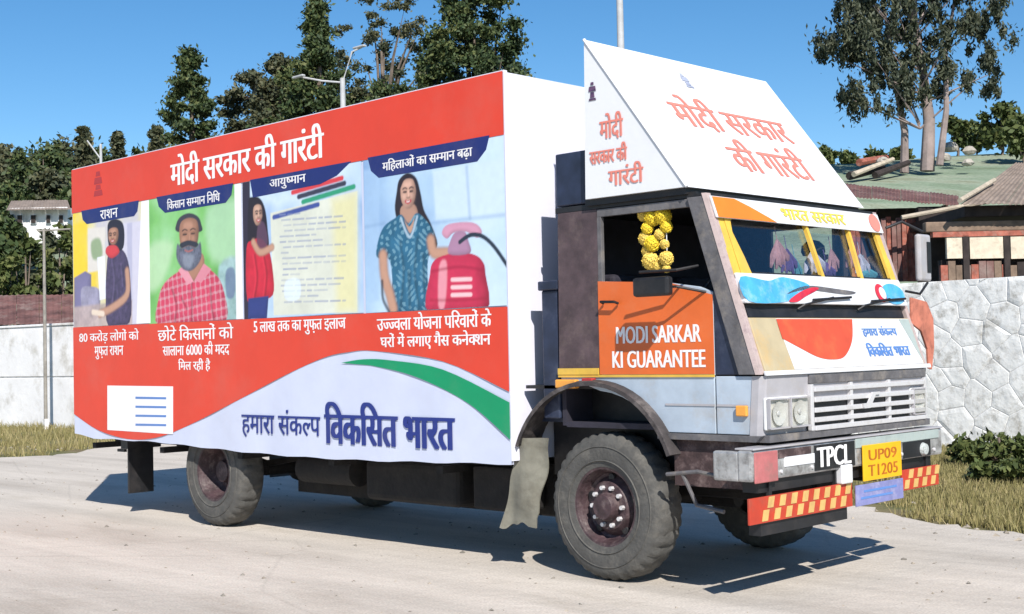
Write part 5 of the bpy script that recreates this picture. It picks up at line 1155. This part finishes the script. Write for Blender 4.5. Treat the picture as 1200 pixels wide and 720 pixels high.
# right: rust roofed open shed
b = at(1050, 27); s1 = thing('open_shed', 'open timber shed with a long rusty roof behind the cab front', 'shed', (b.x, b.y, float(hill_z(b.x, b.y))))
tin(q3(975, 228, 25.5), q3(1128, 241, 25.5), q3(1128, 229, 28.5), q3(975, 213, 28.5), 9, m_rusty, s1)
qbox(980, 1120, 244, 330, 28, 28.2).build('back_wall', m_dark, s1)  # shade of the open shed is put into this near-black colour
k = 0
for px in np.arange(1000, 1098, 6.0):
    top = 246+RNG.integers(0, 16); qbox(px, px+5.2, top, 330, 25.9+.05*(k % 2), 25.98+.05*(k % 2)).build('plank', (m_redw, m_woodl, m_redw, m_rusty)[int(RNG.integers(0, 4))], s1); k += 1
MB().tube([q3(1060, 255, 25.2), q3(1162, 236, 25.2)], .045, 8).build('pale_rail', m_woodl, s1)
MB().tube([q3(1088, 262, 25.3), q3(1150, 250, 25.3)], .05, 8).build('pale_rail', m_wood, s1)
for px in (990, 1110): qbox(px, px+5, 240, 330, 25.7, 25.85).build('post', m_dark, s1)
# right: hut with posts and cream panels
b = at(1160, 26); s2 = thing('timber_hut', 'timber hut with dark posts, cream panels and a brown tin roof above the right wall', 'hut', (b.x, b.y, float(hill_z(b.x, b.y))))
tin(q3(1130, 239, 22.5), q3(1290, 239, 22.5), q3(1270, 192, 26), q3(1196, 190, 26), 6, m_browntin, s2)
MB().tube([q3(1129, 235, 22.4), q3(1170, 211, 24.0)], .045, 8).build('barge_board', m_woodl, s2)
qbox(1134, 1290, 240, 252, 22.8, 26).build('eave_board', m_dark, s2)
qbox(1088, 1290, 258, 270, 22.9, 23.1).build('beam', m_wood, s2, bevel=.02)
qbox(1096, 1290, 270, 276, 22.9, 23.05).build('beam', m_redw, s2)
for px in (1131, 1179, 1228, 1275): qbox(px, px+7, 276, 345, 22.9, 23.05).build('post', m_dark, s2)
for (a, c) in ((1112, 1130), (1139, 1178), (1187, 1227), (1236, 1274)): qbox(a, c, 277, 303, 22.92, 23.0).build('panel', m_creamw, s2)
qbox(1105, 1290, 303, 345, 23.1, 23.3).build('sill_board', m_dark, s2)
qbox(1080, 1290, 240, 345, 25.6, 25.8).build('back_wall', m_dark, s2)
k = 0
for px in np.arange(1104, 1290, 9.0):
    qbox(px, px+8.4, 306+RNG.integers(0, 6), 345, 22.95, 23.05).build('plank', (m_wood, m_redw, m_rusty, m_dark)[int(RNG.integers(0, 4))], s2); k += 1
# things lying on the slope
def lump(px, py, d, r, m, name, label, cat, grp=None, sq=.7):
    p = q3(px, py, d); o = thing(name, label, cat, p, grp); bm_ = MB()
    pr = [(0, r*sq), (r*.55, r*sq*.8), (r*.9, r*sq*.3), (r, -.1*r), (r*.8, -r*.5), (0, -r*.6)]
    off = RNG.random(200)*.35+.8
    bm_.lathe(pr, 9, mod=lambda i, j: pr[i][0]*(off[i*9+j]-1), axis='Z'); kid(bm_, 'body', m, o); return o
m_rock = mat('pale_rock', (.34, .31, .27), rough=.9, var=.3, scale=2, bump=.8)
GR = 'pale rocks below the gum tree'
for (px, py, d, r, l) in [(1120, 172, 48, .3, 'pale rock highest up beside the gum trunks'), (1142, 176, 48, .26, 'pale rock at the right end of the heap'), (1112, 184, 45, .24, 'pale rock lowest in the heap by the gum trunks'), (1140, 190, 44.5, .2, 'lone low pale rock at the top of the green slope'), (1040, 188, 45, .22, 'small rock beside the fallen timber')]:
    lump(px, py, d, r, m_rock, 'rock', l, 'rock', GR)
GL = 'fallen timbers on the slope'
for (a, b_, c, d_, d, r, m, l) in [(1005, 204, 1052, 186, 43, .09, m_woodl, 'pale fallen timber leaning uphill on the slope'), (1000, 206, 1040, 196, 43.2, .14, m_dark, 'dark fallen log under the pale timber'), (1030, 205, 1070, 190, 43.5, .12, m_dark, 'dark fallen log reaching the gum trunk'), (1012, 190, 1045, 184, 45, .13, m_redw, 'reddish fallen board at the top of the timber pile')]:
    p, q = q3(a, b_, d), q3(c, d_, d+1.5); o = thing('fallen_timber', l, 'log', p, GL); kid(MB().tube([Vector((0, 0, 0)), q-p], [r, r*.8], 8), 'stem', m, o)
